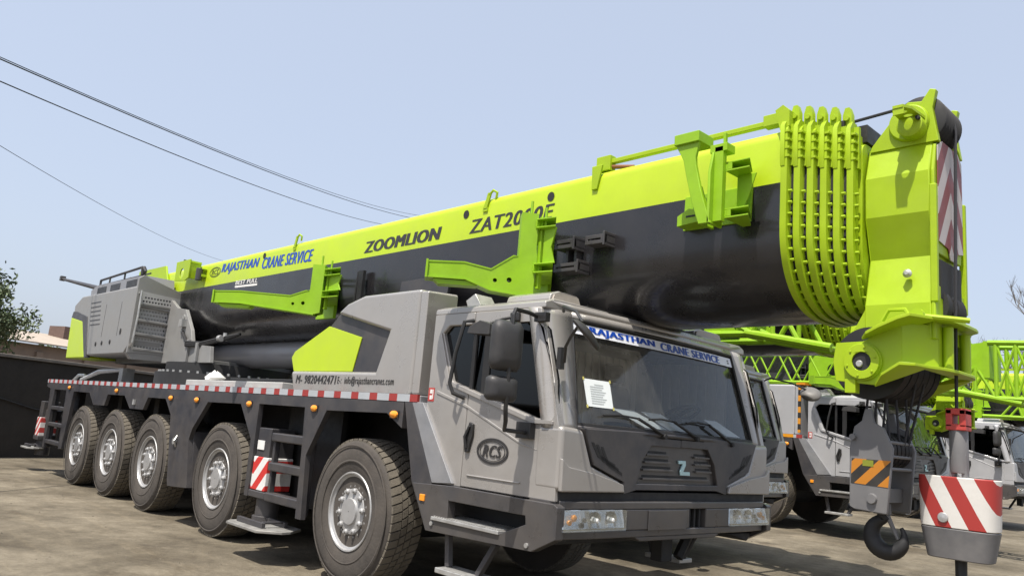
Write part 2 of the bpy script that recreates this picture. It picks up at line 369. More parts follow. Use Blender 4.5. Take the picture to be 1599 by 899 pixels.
WIRE = mat('wire_black', (.03, .03, .035), .7)
def wire(p, q, sag, r, label, group=None):
    p, q = Vector(p), Vector(q); pts = []
    for i in range(33):
        t = i / 32 * 1.7 - .35; v = p + (q - p) * t; v.z -= sag * 4 * t * (1 - t); pts.append(v)
    o = B(WIRE).tube(pts, r, 6).obj('power_line'); tag(o, label, 'power line', 'power lines in the sky'); return o
wire((-11.35, -3.76, 6.91), (-32.1, 19.24, 12.96), .30, .013, 'upper of the two dark power lines crossing the sky over the crane house')
wire((-11.30, -3.74, 6.92), (-31.9, 19.4, 13.14), .36, .009, 'thin line running just along the upper dark power line')
wire((-11.45, -3.68, 6.57), (-32.99, 18.17, 12.4), .30, .012, 'lower of the two dark power lines crossing the sky over the crane house')
wire((-20.35, -2.22, 7.82), (-51.2, 16.4, 11.87), .30, .009, 'faint lone power line lowest in the sky, ending behind the boom root')
for k, (za, zb) in enumerate([(8.5, 8.45), (8.1, 8.0), (7.6, 7.45)]):
    wire((-16, 44, za), (8, 44, zb), .1, .014, ['topmost', 'middle', 'lowest'][k] + ' of three thin wires far off beside the boom head')

# ------------------------------------------------------------------ the crane (local axes: +x front, -y right side, z up)
root = empty('mobile_crane')
SKIP = set()                                   # names of parts the other cranes do not carry
def extra(o): SKIP.add(o.name); return o

LAMPBODY = mat('lamp_silver', (.95, .95, .96), .22, metal=.9)
# --- chassis
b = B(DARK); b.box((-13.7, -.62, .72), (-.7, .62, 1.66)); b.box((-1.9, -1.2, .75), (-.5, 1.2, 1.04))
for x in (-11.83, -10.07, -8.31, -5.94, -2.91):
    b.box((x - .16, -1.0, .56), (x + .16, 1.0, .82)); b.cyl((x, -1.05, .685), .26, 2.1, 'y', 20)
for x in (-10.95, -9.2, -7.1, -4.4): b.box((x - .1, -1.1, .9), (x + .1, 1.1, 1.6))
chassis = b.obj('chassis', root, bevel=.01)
deck = B(CYL).box((-14.2, -1.475, 1.70), (-1.92, 1.475, 1.795)).obj('deck', root, bevel=.012)
for sy in (-1, 1):
    y = sy * 1.5
    B(STRIPE_TAPE).box((-14.2, y, 1.735), (-1.93, sy * 1.472, 1.80)).obj('reflective_strip', deck)
    b = B(DGREY)
    poly = [(-14.2, 1.73), (-2.12, 1.73), (-2.12, 1.50), (-2.37, 1.622), (-3.42, 1.605), (-3.72, 1.14), (-3.665, .505), (-3.775, .505), (-3.82, 1.175), (-3.86, 1.62),
            (-4.905, 1.62), (-4.895, .60), (-4.98, .60), (-5.0, 1.22), (-5.38, 1.606), (-6.33, 1.595), (-6.70, 1.236), (-6.76, 1.1), (-6.60, .50), (-7.24, .46), (-7.28, .53),
            (-7.51, 1.387), (-7.785, 1.595), (-8.48, 1.595), (-8.62, 1.41), (-9.20, 1.407), (-9.52, 1.595), (-10.35, 1.592), (-10.44, 1.407), (-11.03, 1.40), (-11.35, 1.597),
            (-12.30, 1.597), (-12.46, .56), (-12.66, .54), (-12.80, 1.61), (-13.62, 1.61), (-13.64, .50), (-13.76, .50), (-13.92, 1.62), (-14.2, 1.66)]
    b.prism(poly, 'y', y * .998, sy * 1.44)
    b.prism([(-7.5, 1.4), (-6.75, 1.2), (-6.6, .5), (-7.24, .46)], 'y', sy * 1.44, sy * 1.12)
    sk = b.obj('fender_skirt', root, bevel=.008)
    lad = B(DGREY)
    for z in (1.26, .95, .62): lad.box((-13.72, y * .999, z - .035), (-12.66, sy * 1.38, z + .035))
    lad.box((-13.75, sy * 1.43, .50), (-13.66, sy * 1.37, 1.6)); lad.obj('step_ladder', root, bevel=.014); lad = B(DGREY)
    for z in (1.275, .96, .64): lad.box((-4.50, y * .999, z - .045), (-3.78, sy * 1.36, z + .045))
    lad.box((-4.50, sy * 1.47, .60), (-4.455, sy * 1.40, 1.30)); lad.box((-3.80, sy * 1.43, .52), (-3.74, sy * 1.37, 1.5))
    lad.obj('step_ladder', root, bevel=.014)
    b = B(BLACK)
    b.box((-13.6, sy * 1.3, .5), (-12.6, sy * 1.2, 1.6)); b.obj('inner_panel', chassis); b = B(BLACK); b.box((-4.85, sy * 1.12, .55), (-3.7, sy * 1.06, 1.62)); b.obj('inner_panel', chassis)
    for x, z in ((-12.57, 1.66), (-9.9, 1.66), (-7.564, 1.61), (-6.668, 1.61), (-5.138, 1.61), (-3.652, 1.615), (-2.241, 1.614)):
        lp = B(BLACKG).box((x - .065, y, z - .035), (x + .065, sy * 1.508, z + .035)).obj('marker_lamp', root)
        B(AMBER).lathe([(.058, 0), (.055, .012), (.03, .026), (.0, .03)] if sy > 0 else [(.058, 0), (.055, -.012), (.03, -.026), (.0, -.03)], (x, sy * 1.508, z), 'y', 16, M=Matrix.Translation((x, 0, z)) @ Matrix.Diagonal((1.0, 1, .6, 1)) @ Matrix.Translation((-x, 0, -z))).obj('lens', lp)
    b = B(STEEL); b.box((-9.02, y, 1.47), (-8.96, sy * 1.53, 1.55)); b.cyl((-7.18, y, 1.05), .045, sy * .03); b.tube([(-7.15, sy * 1.5, 1.12), (-7.12, sy * 1.54, 1.06), (-7.15, sy * 1.5, .98)], .012, 6); b.obj('skirt_latch', sk)
b = B(mat('pale_locker_paint', (.42, .42, .41), .5, noise=.08, dust=.2)); b.box((-7.25, -1.46, 1.797), (-4.50, -1.12, 1.875)); b.obj('deck_locker', root, bevel=.01)
b = B(STEEL); b.tube([(-13.6, -1.2, 1.80), (-13.3, -1.2, 1.92), (-12.9, -1.2, 1.92), (-12.8, -1.2, 1.80)], .03, 8); b.tube([(-12.9, -1.25, 1.83), (-12.2, -1.15, 2.0), (-11.4, -.9, 2.06)], [.03, .045, .03], 8)
b.box((-11.6, -1.0, 1.797), (-11.4, -.8, 2.08)); b.obj('deck_pipe', root)
b = B(WHITEP); rcl = random.Random(2); cl = MB().use(WHITEP).lathe([(.02, .0), (.10, .008), (.12, .05), (.08, .10), (.02, .125)], (0, 0, 0), 'z', 11)
b.add([(x * (1 + rcl.uniform(-.3, .3)), y * (1 + rcl.uniform(-.3, .3)), z * (1 + rcl.uniform(-.25, .25)) if z > .01 else z) for x, y, z in cl.v], cl.f)
o = b.obj('crumpled_cloth', smooth=60); o.location = (-6.75, -1.28, 1.877); tag(o, 'crumpled white cloth lying on the deck locker of the front crane', 'cloth')
b = B(DARK); b.box((-13.9, -.8, 1.797), (-6.5, .8, 1.86)); b.box((-4.4, -.9, 1.797), (-2.0, 1.2, 2.0)); b.box((-6.9, -1.0, 1.797), (-4.5, -.3, 1.95)); b.obj('deck_clutter', root, bevel=.01)

# --- wheels
def make_wheel():
    h = empty('wheel'); b = B(TYRE)
    b.lathe([(.352, .04), (.362, .018), (.40, .004), (.48, -.010), (.57, -.004), (.635, .012), (.662, .035), (.668, .06), (.668, .33), (.655, .37), (.56, .395), (.42, .39), (.352, .36)], (0, 0, 0), 'y', 72)
    for r0 in (.455, .60): b.lathe([(r0, -.012), (r0 + .012, -.0155), (r0 + .024, -.010)], (0, 0, 0), 'y', 72, cap=False)
    b.use(TREAD); n = 54
    for i in range(n):
        for (ya, yb, off, da) in ((.028, .125, 0, .82), (.135, .19, .5, .8), (.20, .255, .0, .8), (.265, .365, .5, .82)):
            a0 = 2 * math.pi * (i + off) / n; a1 = a0 + 2 * math.pi / n * da; sk = .35 * 2 * math.pi / n
            vs = []
            for y, s_ in ((ya, 0), (yb, sk)):
                for a in (a0 + s_, a1 + s_):
                    for r in (.655, .686 if 0.03 < y < .36 else .678): vs.append((r * math.cos(a), y, r * math.sin(a)))
            b.add(vs, [(0, 1, 3, 2), (4, 6, 7, 5), (0, 4, 5, 1), (2, 3, 7, 6), (1, 5, 7, 3)])
    b.obj('tyre', h, smooth=40)
    b = B(RIM)
    b.lathe([(.352, .045), (.366, .012), (.360, .004), (.348, .006), (.340, .022), (.322, .032), (.316, .062), (.302, .072), (.270, .060), (.235, .052), (.214, .050), (.206, .034), (.160, .026), (.125, .022), (.118, .004), (.0, .002)], (0, 0, 0), 'y', 60)
    for i in range(10):
        a = 2 * math.pi * (i + .25) / 10; c, s_ = math.cos(a), math.sin(a)
        b.lathe([(.030, .08), (.028, .016), (.018, .006)], (.192 * c, 0, .192 * s_), 'y', 10); b.lathe([(.013, .008), (.013, -.008)], (.192 * c, 0, .192 * s_), 'y', 8)
    for i in range(20):
        a = 2 * math.pi * i / 20; b.lathe([(.012, .07), (.011, .040)], (.238 * math.cos(a), 0, .235 * math.sin(a)), 'y', 6)
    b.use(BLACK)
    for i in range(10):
        a = 2 * math.pi * (i + .75) / 10; b.lathe([(.022, .070), (.021, .056)], (.276 * math.cos(a), 0, .276 * math.sin(a)), 'y', 10)  # dark discs put the shade of the hand holes into colour
    b.lathe([(.006, .004), (.005, .001)], (0, 0, 0), 'y', 8)
    b.obj('rim', h, smooth=30)
    return h
def copy_tree(o, parent=None, skip=()):
    c = o.copy(); COL.objects.link(c); c.parent = parent
    for ch in [k for k in o.children if k.name not in skip]: copy_tree(ch, c, skip)
    return c
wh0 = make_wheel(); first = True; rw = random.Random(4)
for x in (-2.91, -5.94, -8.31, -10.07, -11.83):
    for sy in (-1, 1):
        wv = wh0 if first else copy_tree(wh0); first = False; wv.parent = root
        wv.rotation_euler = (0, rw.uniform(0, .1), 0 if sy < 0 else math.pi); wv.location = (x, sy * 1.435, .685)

# --- outriggers
CHEVJ = stripes('jack_chevrons', (.74, .73, .71), (.55, .035, .03), (1.0, 0, -1.0), .27, off=.1, rough=.4, chev=(0, -4.86), dust=.1)
CHEVR = stripes('rear_jack_chevrons', (.72, .68, .66), (.45, .05, .045), (1.0, 0, -1.0), .20, off=.1, rough=.5, dust=.2)
for sx, sy in ((-4.72, -1), (-4.72, 1), (-14.42, -1), (-14.42, 1)):
    fr = sx > -6; y = sy * 1.47; b = B(DGREY)
    hw = .17 if fr else .14
    b.box((sx - hw + .02, y + .30 * -sy, 1.03), (sx + hw - .02, y, 1.36)); b.box((sx - hw - .03, y - .3 * sy, .60), (sx + hw + .03, y + .02 * sy, .675)); b.cyl((sx, y - .15 * sy, .30), .13, .3, 'z', 20)
    if not fr: b.box((sx + .1, y - .25 * sy, 1.0), (sx + .6, y - .06 * sy, 1.2)); b.box((sx + .1, y - .2 * sy, .62), (sx + .6, y - .1 * sy, .72))
    jk = b.obj('outrigger_jack', root, bevel=.012)
    B(CHEVJ if fr else CHEVR).box((sx - hw, y - .3 * sy, .68), (sx + hw, y + .01 * sy, 1.04)).obj('chevron_sleeve', jk, bevel=.01)
    if fr: extra(B(WHITEP).box((sx - .12, y - .01, 1.12), (sx + .04, y + .004 * sy, 1.22)).obj('warning_label', jk))
    b = B(mat('float_steel', (.26, .26, .25), .5, metal=.3, noise=.2, dust=.3)); yc = y + .02 * sy
    ks, ox, oz = (.80, .22, .06) if fr else (.5, -.12, .16)
    PX = lambda d: sx + ox + d * ks
    b.prism([(PX(-.48), yc - .22 * ks), (PX(-.36), yc - .32 * ks), (PX(.52), yc - .32 * ks), (PX(.72), yc - .05), (PX(.72), yc + .05), (PX(.52), yc + .32 * ks), (PX(-.36), yc + .32 * ks), (PX(-.48), yc + .22 * ks)], 'z', .262 + oz, .29 + oz)
    b.use(DGREY)
    for dy in (-.16, .16): b.box((PX(-.34), yc + dy * ks - .022, .29 + oz), (PX(.40), yc + dy * ks + .022, .345 + oz))
    b.cyl((sx, yc - sy * .14, .29 + oz), .13, .06, 'z', 20); b.tube([(PX(.34), yc - .13, .34 + oz), (PX(.34), yc + .13, .34 + oz)], .016, 6)
    b.obj('float_plate', root, bevel=.006)

# --- engine cover behind the cab
b = B(BODY)
b.prism([(-4.28, 1.80), (-4.36, 2.005), (-2.71, 2.0), (-2.552, 2.385), (-3.533, 2.605), (-3.352, 2.70), (-3.05, 2.765), (-2.11, 2.765), (-2.11, 1.80)], 'y', -1.45, -1.12,
        shift=None)
cover = b.obj('engine_cover', root, bevel=.035, seg=3)
b = B(DGREY); b.prism([(-4.36, 1.99), (-4.44, 2.15), (-4.38, 2.225), (-3.72, 2.475), (-3.52, 2.62), (-2.54, 2.40), (-2.68, 1.99)], 'y', -1.405, -1.13); b.obj('dark_panel', cover, bevel=.012)
b = B(GREEN); b.prism([(-4.361, 2.004), (-4.447, 2.155), (-4.385, 2.225), (-3.712, 2.482), (-3.06, 2.345), (-3.165, 2.004)], 'y', -1.416, -1.404); b.obj('green_panel', cover, bevel=.006)
b = B(BODY); b.prism([(-1.45, 1.80), (-1.45, 2.74), (-1.10, 2.76), (-1.10, 1.80)], 'x', -2.10, -1.99); b.obj('rear_panel', cover, bevel=.02)
b = B(LETK); lettering(b, 'M- 9820442471', lambda u, v: (-4.21 + .82 * u, -1.4525, 1.872 + .088 * v), .08, .12); extra(b.obj('lettering', cover)); b = B(LETK); lettering(b, 'E-:  info@rajasthancranes.com', lambda u, v: (-3.36 + .98 * u, -1.4525, 1.858 + .096 * v), .06, .08)
extra(b.obj('lettering', cover))
b = B(DARK); b.box((-4.2, -1.1, 1.80), (-2.0, 1.3, 2.35)); b.obj('engine_block', root)
b = B(DGREY); b.prism([(-3.42, 2.95), (-3.40, 3.06), (-2.55, 3.08), (-2.60, 2.70), (-3.40, 2.62)], 'y', -.78, -.74); b.obj('boom_splash_plate', root, bevel=.006)
b = B(BLACK); b.tube([(-4.42, -.72, 2.85), (-4.40, -.72, 3.28)], .013, 6); b.box((-4.36, -.74, 2.8), (-4.26, -.70, 3.28)); b.obj('antenna_post', root)

# --- cab
b = B(BODY)
sidey = -1.47
for sy in (-1, 1):
    y0, y1 = sy * 1.47, sy * 1.40
    b.prism([(-1.83, 1.08), (-1.83, 2.50), (-1.294, 2.50), (-1.294, 2.395), (-1.62, 2.395), (-1.69, 2.335), (-1.51, 1.925), (-1.294, 1.868), (-1.294, 1.08)], 'y', y0, y1)
b.box((-1.83, -1.40, 1.08), (-1.77, 1.40, 2.5)); b.box((-1.83, -1.4, 1.02), (-.32, 1.4, 1.09))
b.prism([(-1.46, 2.50), (-1.455, 2.55), (-1.36, 2.585), (-.72, 2.585), (-.5, 2.535), (.5, 2.535), (.72, 2.585), (1.36, 2.585), (1.455, 2.55), (1.46, 2.50)], 'x', -1.845, -.50)
cab = b.obj('cab_shell', root, bevel=.012)
def wx(y, z): return -.285 - .215 * (z - 1.64) / .82 + .055 * (1 - (y / 1.25) ** 2)
def glw(t): return 1.255 - .085 * t
def wp(u, t, off=0.0):
    z = 1.645 + .81 * t; y = u * glw(t); return (wx(y, z) + off, y, z)
# frame of the windshield: pillars, header, sill
b = B(BODY); gv = []
def strip(rows):
    n = len(rows[0]); vs = [p for r in rows for p in r]; fs = []
    for i in range(len(rows) - 1):
        for j in range(n - 1): fs.append((i * n + j, i * n + j + 1, (i + 1) * n + j + 1, (i + 1) * n + j))
    b.add(vs, fs)
TT = [i / 8 for i in range(9)]
for sy in (-1, 1):
    strip([[wp(sy, t), (wx(sy * 1.38, wp(0, t)[2]) + .004, sy * 1.38, wp(0, t)[2]), (wx(sy * 1.44, wp(0, t)[2]) - .02, sy * 1.445, wp(0, t)[2]), (wx(1.44, wp(0, t)[2]) - .07, sy * 1.472, wp(0, t)[2]), (wx(1.47, wp(0, t)[2]) - .12, sy * 1.472, wp(0, t)[2])] for t in [-.05] + TT + [1.06]])
UU = [-1 + i / 6 for i in range(13)]
strip([[wp(u, t) for u in UU] for t in (1.0, 1.07)]); strip([[(wx(0, 2.5) - .06 + .06 * (1 - u * u) * .5, u * 1.40, 2.565) for u in UU], [wp(u, 1.07) for u in UU]])
b.use(DGREY); strip([[wp(u, t, .002) for u in UU] for t in (-.05, 0)])
o = b.obj('windshield_frame', root, smooth=50); md = o.modifiers.new('solid', 'SOLIDIFY'); md.thickness = .03; md.offset = 0
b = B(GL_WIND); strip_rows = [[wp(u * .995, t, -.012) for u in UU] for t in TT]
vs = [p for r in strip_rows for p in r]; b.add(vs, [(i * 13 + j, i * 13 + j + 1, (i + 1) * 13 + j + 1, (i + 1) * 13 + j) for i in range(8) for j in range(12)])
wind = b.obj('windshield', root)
ring = [wp(u, 0, .004) for u in UU] + [wp(1, t, .004) for t in TT[1:-1]] + [wp(u, 1, .004) for u in UU[::-1]] + [wp(-1, t, .004) for t in TT[::-1][1:-1]]
B(BLACK).tube(ring, .017, 6, closed=True).obj('seal', wind)
b = B(BLUEW); bu = [-.985 + i * 1.97 / 16 for i in range(17)]
b.add([wp(u, t, .0045) for t in (.862, .968) for u in bu], [(j, j + 1, 17 + j + 1, 17 + j) for j in range(16)]); ban = extra(b.obj('banner', wind))
b = B(BLUE)
lettering(b, 'RAJASTHAN', lambda u, v: wp(-.83 + .69 * u, .873 + .084 * v, .0075), .10, .0, (1, 0, 0)); extra(b.obj('banner_lettering', wind)); b = B(BLUE)
lettering(b, 'CRANE SERVICE', lambda u, v: wp(-.06 + .83 * u, .873 + .084 * v, .0075), .10, .0, (1, 0, 0))
extra(b.obj('banner_lettering', wind))
b = B(LETK); 
for u0 in (-.965, .90):
    for k in range(6): b.add([wp(u0 + .01 + .011 * (k % 3) + a * .008, .895 + .027 * (k // 3) + c * .015, .007) for a, c in ((0, 0), (1, 0), (1, 1), (0, 1))], [(0, 1, 2, 3)])
extra(b.obj('banner_mark', wind))
# dark front shelf between windshield and hood, wipers
for (u0, z0, u1, z1, u2) in ((-.27, 1.625, -.58, 1.735, -.97), (.20, 1.63, -.10, 1.742, -.42), (.79, 1.61, .44, 1.75, .10)):
    f = lambda yy, zz, o_: (wx(yy, max(zz, 1.6)) + o_, yy, zz)
    b = B(BLACK); b.tube([f(u0, z0, .03), f(u1, z1, .035)], .013, 6); b.tube([f(u1 + .04, z1 + .0, .02), f((u1 + u2) / 2, z1 + .012, .018), f(u2, z1 - .003, .016)], .009, 6); b.lathe([(.025, 0), (.02, .05)], f(u0, z0 - .01, -.0), 'x', 10); b.obj('wiper', root)
# roof fairing lamps, vent, small roof parts
for y0, y1 in ((-1.36, -.98), (.62, 1.12)):
    b = B(BODY); b.prism([(y0, 2.582), (y0 + .02, 2.635), (y0 + .10, 2.665), (y1 - .05, 2.66), (y1, 2.582)], 'x', -1.05, -.56, shift=None); f_ = b.obj('roof_fairing', root, bevel=.012)
    b = B(mat('clearance_lens', (.42, .38, .33), .3, noise=.2)); b.prism([(y0 + .03, 2.59), (y0 + .045, 2.63), (y0 + .11, 2.648), (y1 - .06, 2.645), (y1 - .03, 2.59)], 'x', -.56, -.545); b.obj('clearance_lamp', f_)
b = B(CYL); b.cyl((-1.76, -1.1, 2.585), .06, .11, 'z', 16); b.obj('roof_vent', root); b = B(STEEL); b.prism([(-1.66, 2.585), (-1.70, 2.66), (-1.58, 2.72), (-1.48, 2.60), (-1.48, 2.585)], 'y', -1.25, -1.05); b.obj('roof_hatch_cover', root, bevel=.008)
B(BLACK).box((-.62, -.95, 2.545), (-.52, .62, 2.60)).obj('roof_gutter', root)
# doors and side glass
for sy in (-1, 1):
    y0, y1 = sy * 1.472, sy * 1.41
    b = B(BODY); b.prism([(-1.284, 1.09), (-1.284, 1.866), (-.50, 1.665), (-.335, 1.665), (-.312, 1.70), (-.335, 1.95), (-.455, 2.33), (-.54, 2.395), (-1.284, 2.395), (-1.284, 2.50), (-.53, 2.50), (-.40, 2.12), (-.262, 1.62), (-.25, 1.09)], 'y', y0, y1)
    door = b.obj('cab_door', root, bevel=.008)
    b = B(BODY); b.prism([(-1.20, 1.178), (-.62, 1.178), (-.60, 1.19), (-1.22, 1.19)], 'y', sy * 1.47, sy * 1.482); b.prism([(-1.70, 1.845), (-1.29, 1.735), (-.62, 1.475), (-.42, 1.43), (-.62, 1.455), (-1.29, 1.71), (-1.70, 1.815)], 'y', sy * 1.465, sy * 1.477)
    b.prism([(-1.735, 2.27), (-1.70, 2.34), (-1.53, 1.93), (-.49, 1.655), (-.31, 1.652), (-.31, 1.625), (-.52, 1.622), (-1.56, 1.895)], 'y', sy * 1.455, sy * 1.489)
    b.obj('crease_trim', door, bevel=.006)
    B(GL_SIDE).prism([(-1.70, 2.335), (-1.62, 2.40), (-.53, 2.40), (-.44, 2.33), (-.32, 1.95), (-.30, 1.70), (-.33, 1.655), (-.50, 1.655), (-1.52, 1.92)], 'y', sy * 1.435, sy * 1.430).obj('side_window', root)
    b = B(BLACK); b.box((-1.17, sy * 1.445, 1.82), (-1.09, sy * 1.425, 2.42)); b.box((-1.31, sy * 1.45, 1.84), (-1.27, sy * 1.43, 2.42)); b.obj('window_post', root)
    b = B(BLACKG); b.prism([(-1.27, 1.45), (-1.215, 1.60), (-1.17, 1.585), (-1.165, 1.50), (-1.19, 1.43), (-1.20, 1.365), (-1.245, 1.36)], 'y', sy * 1.472, sy * 1.497); b.use(BLACK); b.tube([(-1.20, sy * 1.50, 1.57), (-1.235, sy * 1.515, 1.48), (-1.22, sy * 1.50, 1.39)], .014, 6)
    b.obj('door_handle', door, bevel=.006)
    b = B(BLACKG); b.tube([(-1.30, sy * 1.47, 2.43), (-1.325, sy * 1.55, 2.41), (-1.38, sy * 1.57, 2.15), (-1.42, sy * 1.57, 1.90), (-1.38, sy * 1.56, 1.82), (-1.335, sy * 1.475, 1.79)], .017, 8); b.obj('grab_handle', root)
    # mirrors on their bracket (near side only)
    if sy > 0: continue
    b = B(BLACKG); b.tube([(-.52, sy * 1.47, 2.415), (-.50, sy * 1.62, 2.43), (-.46, sy * 1.80, 2.425), (-.45, sy * 1.83, 2.38), (-.45, sy * 1.83, 1.72), (-.47, sy * 1.80, 1.62), (-.54, sy * 1.74, 1.56), (-.54, sy * 1.60, 1.555), (-.54, sy * 1.48, 1.555)], .017, 8)
    b.box((-.64, sy * 1.475, 1.51), (-.49, sy * 1.53, 1.63)); b.box((-.54, sy * 1.475, 2.38), (-.42, sy * 1.53, 2.45)); b.obj('mirror_arm', root, bevel=.004)
    def mirror(name, x0, x1, z0, z1, yc, d):
        q = B(MIRR); Mx = Matrix.Translation(((x0 + x1) / 2, sy * yc, (z0 + z1) / 2)) @ Matrix.Rotation(sy * R(14), 4, 'Z')
        hx, hz = (x1 - x0) / 2, (z1 - z0) / 2
        q.lathe([(.80, -.045), (.98, -.02), (1, .02), (.93, .05), (.80, .075), (.5, .088)], (0, 0, 0), 'x', 28)
        sup = []
        for x, y, z in q.v:
            r = math.hypot(y, z) or 1e-6; k = (abs(y / r) ** 8 + abs(z / r) ** 8) ** (-1 / 8)
            sup.append(tuple(Mx @ Vector((x * d, y * k * hx, z * k * hz))))
        q.v = sup; o_ = q.obj(name, root, smooth=60)
        g_ = B(CHROME).add([tuple(Mx @ Vector((-.046 * d, a * hx * .78, c * hz * .86))) for a, c in ((-1, -1), (1, -1), (1, 1), (-1, 1))], [(0, 1, 2, 3)]).obj('mirror_glass', o_)
    mirror('wing_mirror', -.615, -.365, 1.97, 2.335, 1.84, .8); mirror('wing_mirror', -.63, -.385, 1.755, 1.935, 1.84, .8)
    b = B(MIRR); b.prism([(-1.06, 2.28), (-1.04, 2.33), (-.92, 2.375), (-.80, 2.345), (-.80, 2.26)], 'y', sy * 1.58, sy * 1.74); b.use(BLACKG); b.tube([(-.88, sy * 1.66, 2.36), (-.82, sy * 1.60, 2.40), (-.78, sy * 1.47, 2.44)], .014, 6); b.box((-.84, sy * 1.475, 2.40), (-.74, sy * 1.50, 2.47)); b.obj('kerb_mirror', root, bevel=.02, seg=3)
# RCS oval on the right door
def ring_letters(cx, cz, rx, rz, y, m, name, parent, thick=.15, shear=.25):
    b = B(m); th = .0025
    for k0, k1 in ((1.0, 1 - thick * .8),):
        b.prism(circ(cx, cz, rx, 40, rz), 'y', y - th, y, holes=[circ(cx, cz, rx * k1, 40, rz * (1 - (rx / rz) * (1 - k1) * .9))[::-1]])
    b.prism(circ(cx, cz, rx * .80, 40, rz * .76), 'y', y - th, y, holes=[circ(cx, cz, rx * .765, 40, rz * .715)[::-1]])
    lettering(b, 'RCS', lambda u, v: (cx - rx * .58 + rx * 1.16 * u, y - th, cz - rz * .46 + rz * .92 * v), .09, shear)
    return extra(b.obj(name, parent))
dr = [o for o in root.children if o.name.startswith('cab_door')][0]
ring_letters(-.935, 1.39, .182, .10, -1.4755, LETK, 'door_emblem', dr)
b = B(REDP); b.prism([(-1.815, 1.75), (-1.735, 1.75), (-1.735, 1.865), (-1.815, 1.865)], 'y', -1.4735, -1.47); b.use(WHITEP); b.box((-1.79, -1.476, 1.815), (-1.76, -1.473, 1.85)); b.box((-1.79, -1.476, 1.765), (-1.76, -1.473, 1.80)); b.box((-1.755, -1.476, 1.77), (-1.745, -1.473, 1.85)); b.obj('red_label', cab)
# rear fender cheeks and lower step skirt
for sy in (-1, 1):
    b = B(DGREY); b.prism([(-2.115, 1.735), (-2.0, 1.735), (-1.62, 1.08), (-1.66, .72), (-1.90, 1.07)], 'y', sy * 1.499, sy * 1.40); b.obj('fender_cheek', root, bevel=.008)
    b = B(mat('galvanised_cheek', (.27, .275, .29), .45, metal=.3, noise=.12, dust=.2)); b.prism([(-2.0, 1.735), (-1.85, 1.735), (-1.36, 1.10), (-1.617, 1.08)], 'y', sy * 1.497, sy * 1.42); b.obj('fender_plate', root, bevel=.006)
    b = B(BGREY); b.prism([(-1.872, 1.06), (-1.36, 1.083), (-.225, 1.078), (-.19, 1.06), (-.19, .84), (-.41, .73), (-1.64, .70)], 'y', sy * 1.502, sy * 1.42, holes=[[(-1.38, .965), (-.50, .965), (-.49, .905), (-.76, .80), (-1.37, .80)]])
    st = b.obj('step_skirt', root, bevel=.006)
    b = B(BLACKG); b.box((-1.42, sy * 1.42, .78), (-.45, sy * 1.12, .80)); b.box((-1.42, sy * 1.13, .78), (-.45, sy * 1.10, 1.05)); b.obj('step_recess', st)
    b = B(STEEL); b.box((-1.56, sy * 1.52, .795), (-.75, sy * 1.22, .822)); 
    for i in range(26): b.box((-1.53 + i * .03, sy * 1.515, .822), (-1.518 + i * .03, sy * 1.24, .83))
    b.obj('step_tread', root, bevel=.004)
    b = B(STEEL); 
    for x in (-1.56, -.46): b.lathe([(.018, 0), (.018, sy * .012)], (x, sy * 1.502, .765), 'y', 10)
    b.obj('bolt', st)
    b = B(DGREY); b.tube([(-1.50, sy * 1.36, .70), (-1.44, sy * 1.38, .44)], .035, 4); b.tube([(-.92, sy * 1.36, .70), (-1.08, sy * 1.38, .44)], .035, 4); b.use(STEEL); b.box((-1.47, sy * 1.50, .40), (-1.04, sy * 1.28, .44)); b.obj('lower_step', root, bevel=.006)
    lp = B(AMBER).box((-1.745, sy * 1.498, .925), (-1.68, sy * 1.515, .98)).obj('side_repeater', root, bevel=.006)
# hood
def hx(y, z): return -.225 - .055 * (z - 1.17) / .44 + .03 * (1 - (y / 1.4) ** 2)
b = B(DGREY)
hood_o = [(-1.24, 1.62), (-1.11, 1.36), (-.745, 1.245), (-.735, 1.155), (-.58, 1.185), (.58, 1.185), (.735, 1.155), (.745, 1.245), (1.11, 1.36), (1.24, 1.62), (.50, 1.635), (.30, 1.60), (-.30, 1.60), (-.50, 1.635)]
hl = [(-.001, 1.60), (-.30, 1.60), (-.50, 1.635), (-1.24, 1.62), (-1.11, 1.36), (-.745, 1.245), (-.735, 1.155), (-.58, 1.185), (-.001, 1.185), (-.001, 1.235), (-.58, 1.235), (-.52, 1.41), (-.41, 1.535), (-.001, 1.535)]
b.prism(hl, 'x', -.215, -.34); b.prism(mirY(hl), 'x', -.215, -.34)
hood = b.obj('hood', root, bevel=.008)
b = B(BGREY); b.prism([(-.62, 1.20), (-.56, 1.41), (-.44, 1.57), (.44, 1.57), (.56, 1.41), (.62, 1.20)], 'x', -.25, -.33); b.obj('grille_panel', hood, bevel=.01)
b = B(BODY)
b.prism([(-.50, 1.248), (-.46, 1.40), (-.385, 1.52), (-.05, 1.52), (.10, 1.248)], 'x', -.24, -.33) if False else None
for (ya, yb, z) in ((-.44, -.16, 1.475), (-.46, -.13, 1.415), (-.48, -.09, 1.355), (-.48, .46, 1.285), (.24, .45, 1.475), (.25, .47, 1.415), (.27, .49, 1.355)):
    s_ = B(BLACK); s_.box((ya, 0, 0), (yb, .018, .004), M=Matrix(((0, 0, 1, -.252), (1, 0, 0, 0), (0, 1, 0, z), (0, 0, 0, 1)))); s_.use(BGREY); s_.box((-.252, ya - .01, z - .020), (-.228, yb + .015, z - .004)); s_.obj('grille_slot', hood, bevel=.003)
b = B(TEAL); cy, cz = .075, 1.375
b.prism([(cy - .075, cz + .055), (cy + .03, cz + .055), (cy + .035, cz + .02), (cy + .0, cz - .035), (cy + .095, cz - .035), (cy + .10, cz - .065), (cy - .035, cz - .065), (cy - .045, cz - .03), (cy - .01, cz + .028), (cy - .07, cz + .028)], 'x', -.245, -.232); b.obj('maker_emblem', hood, bevel=.002)
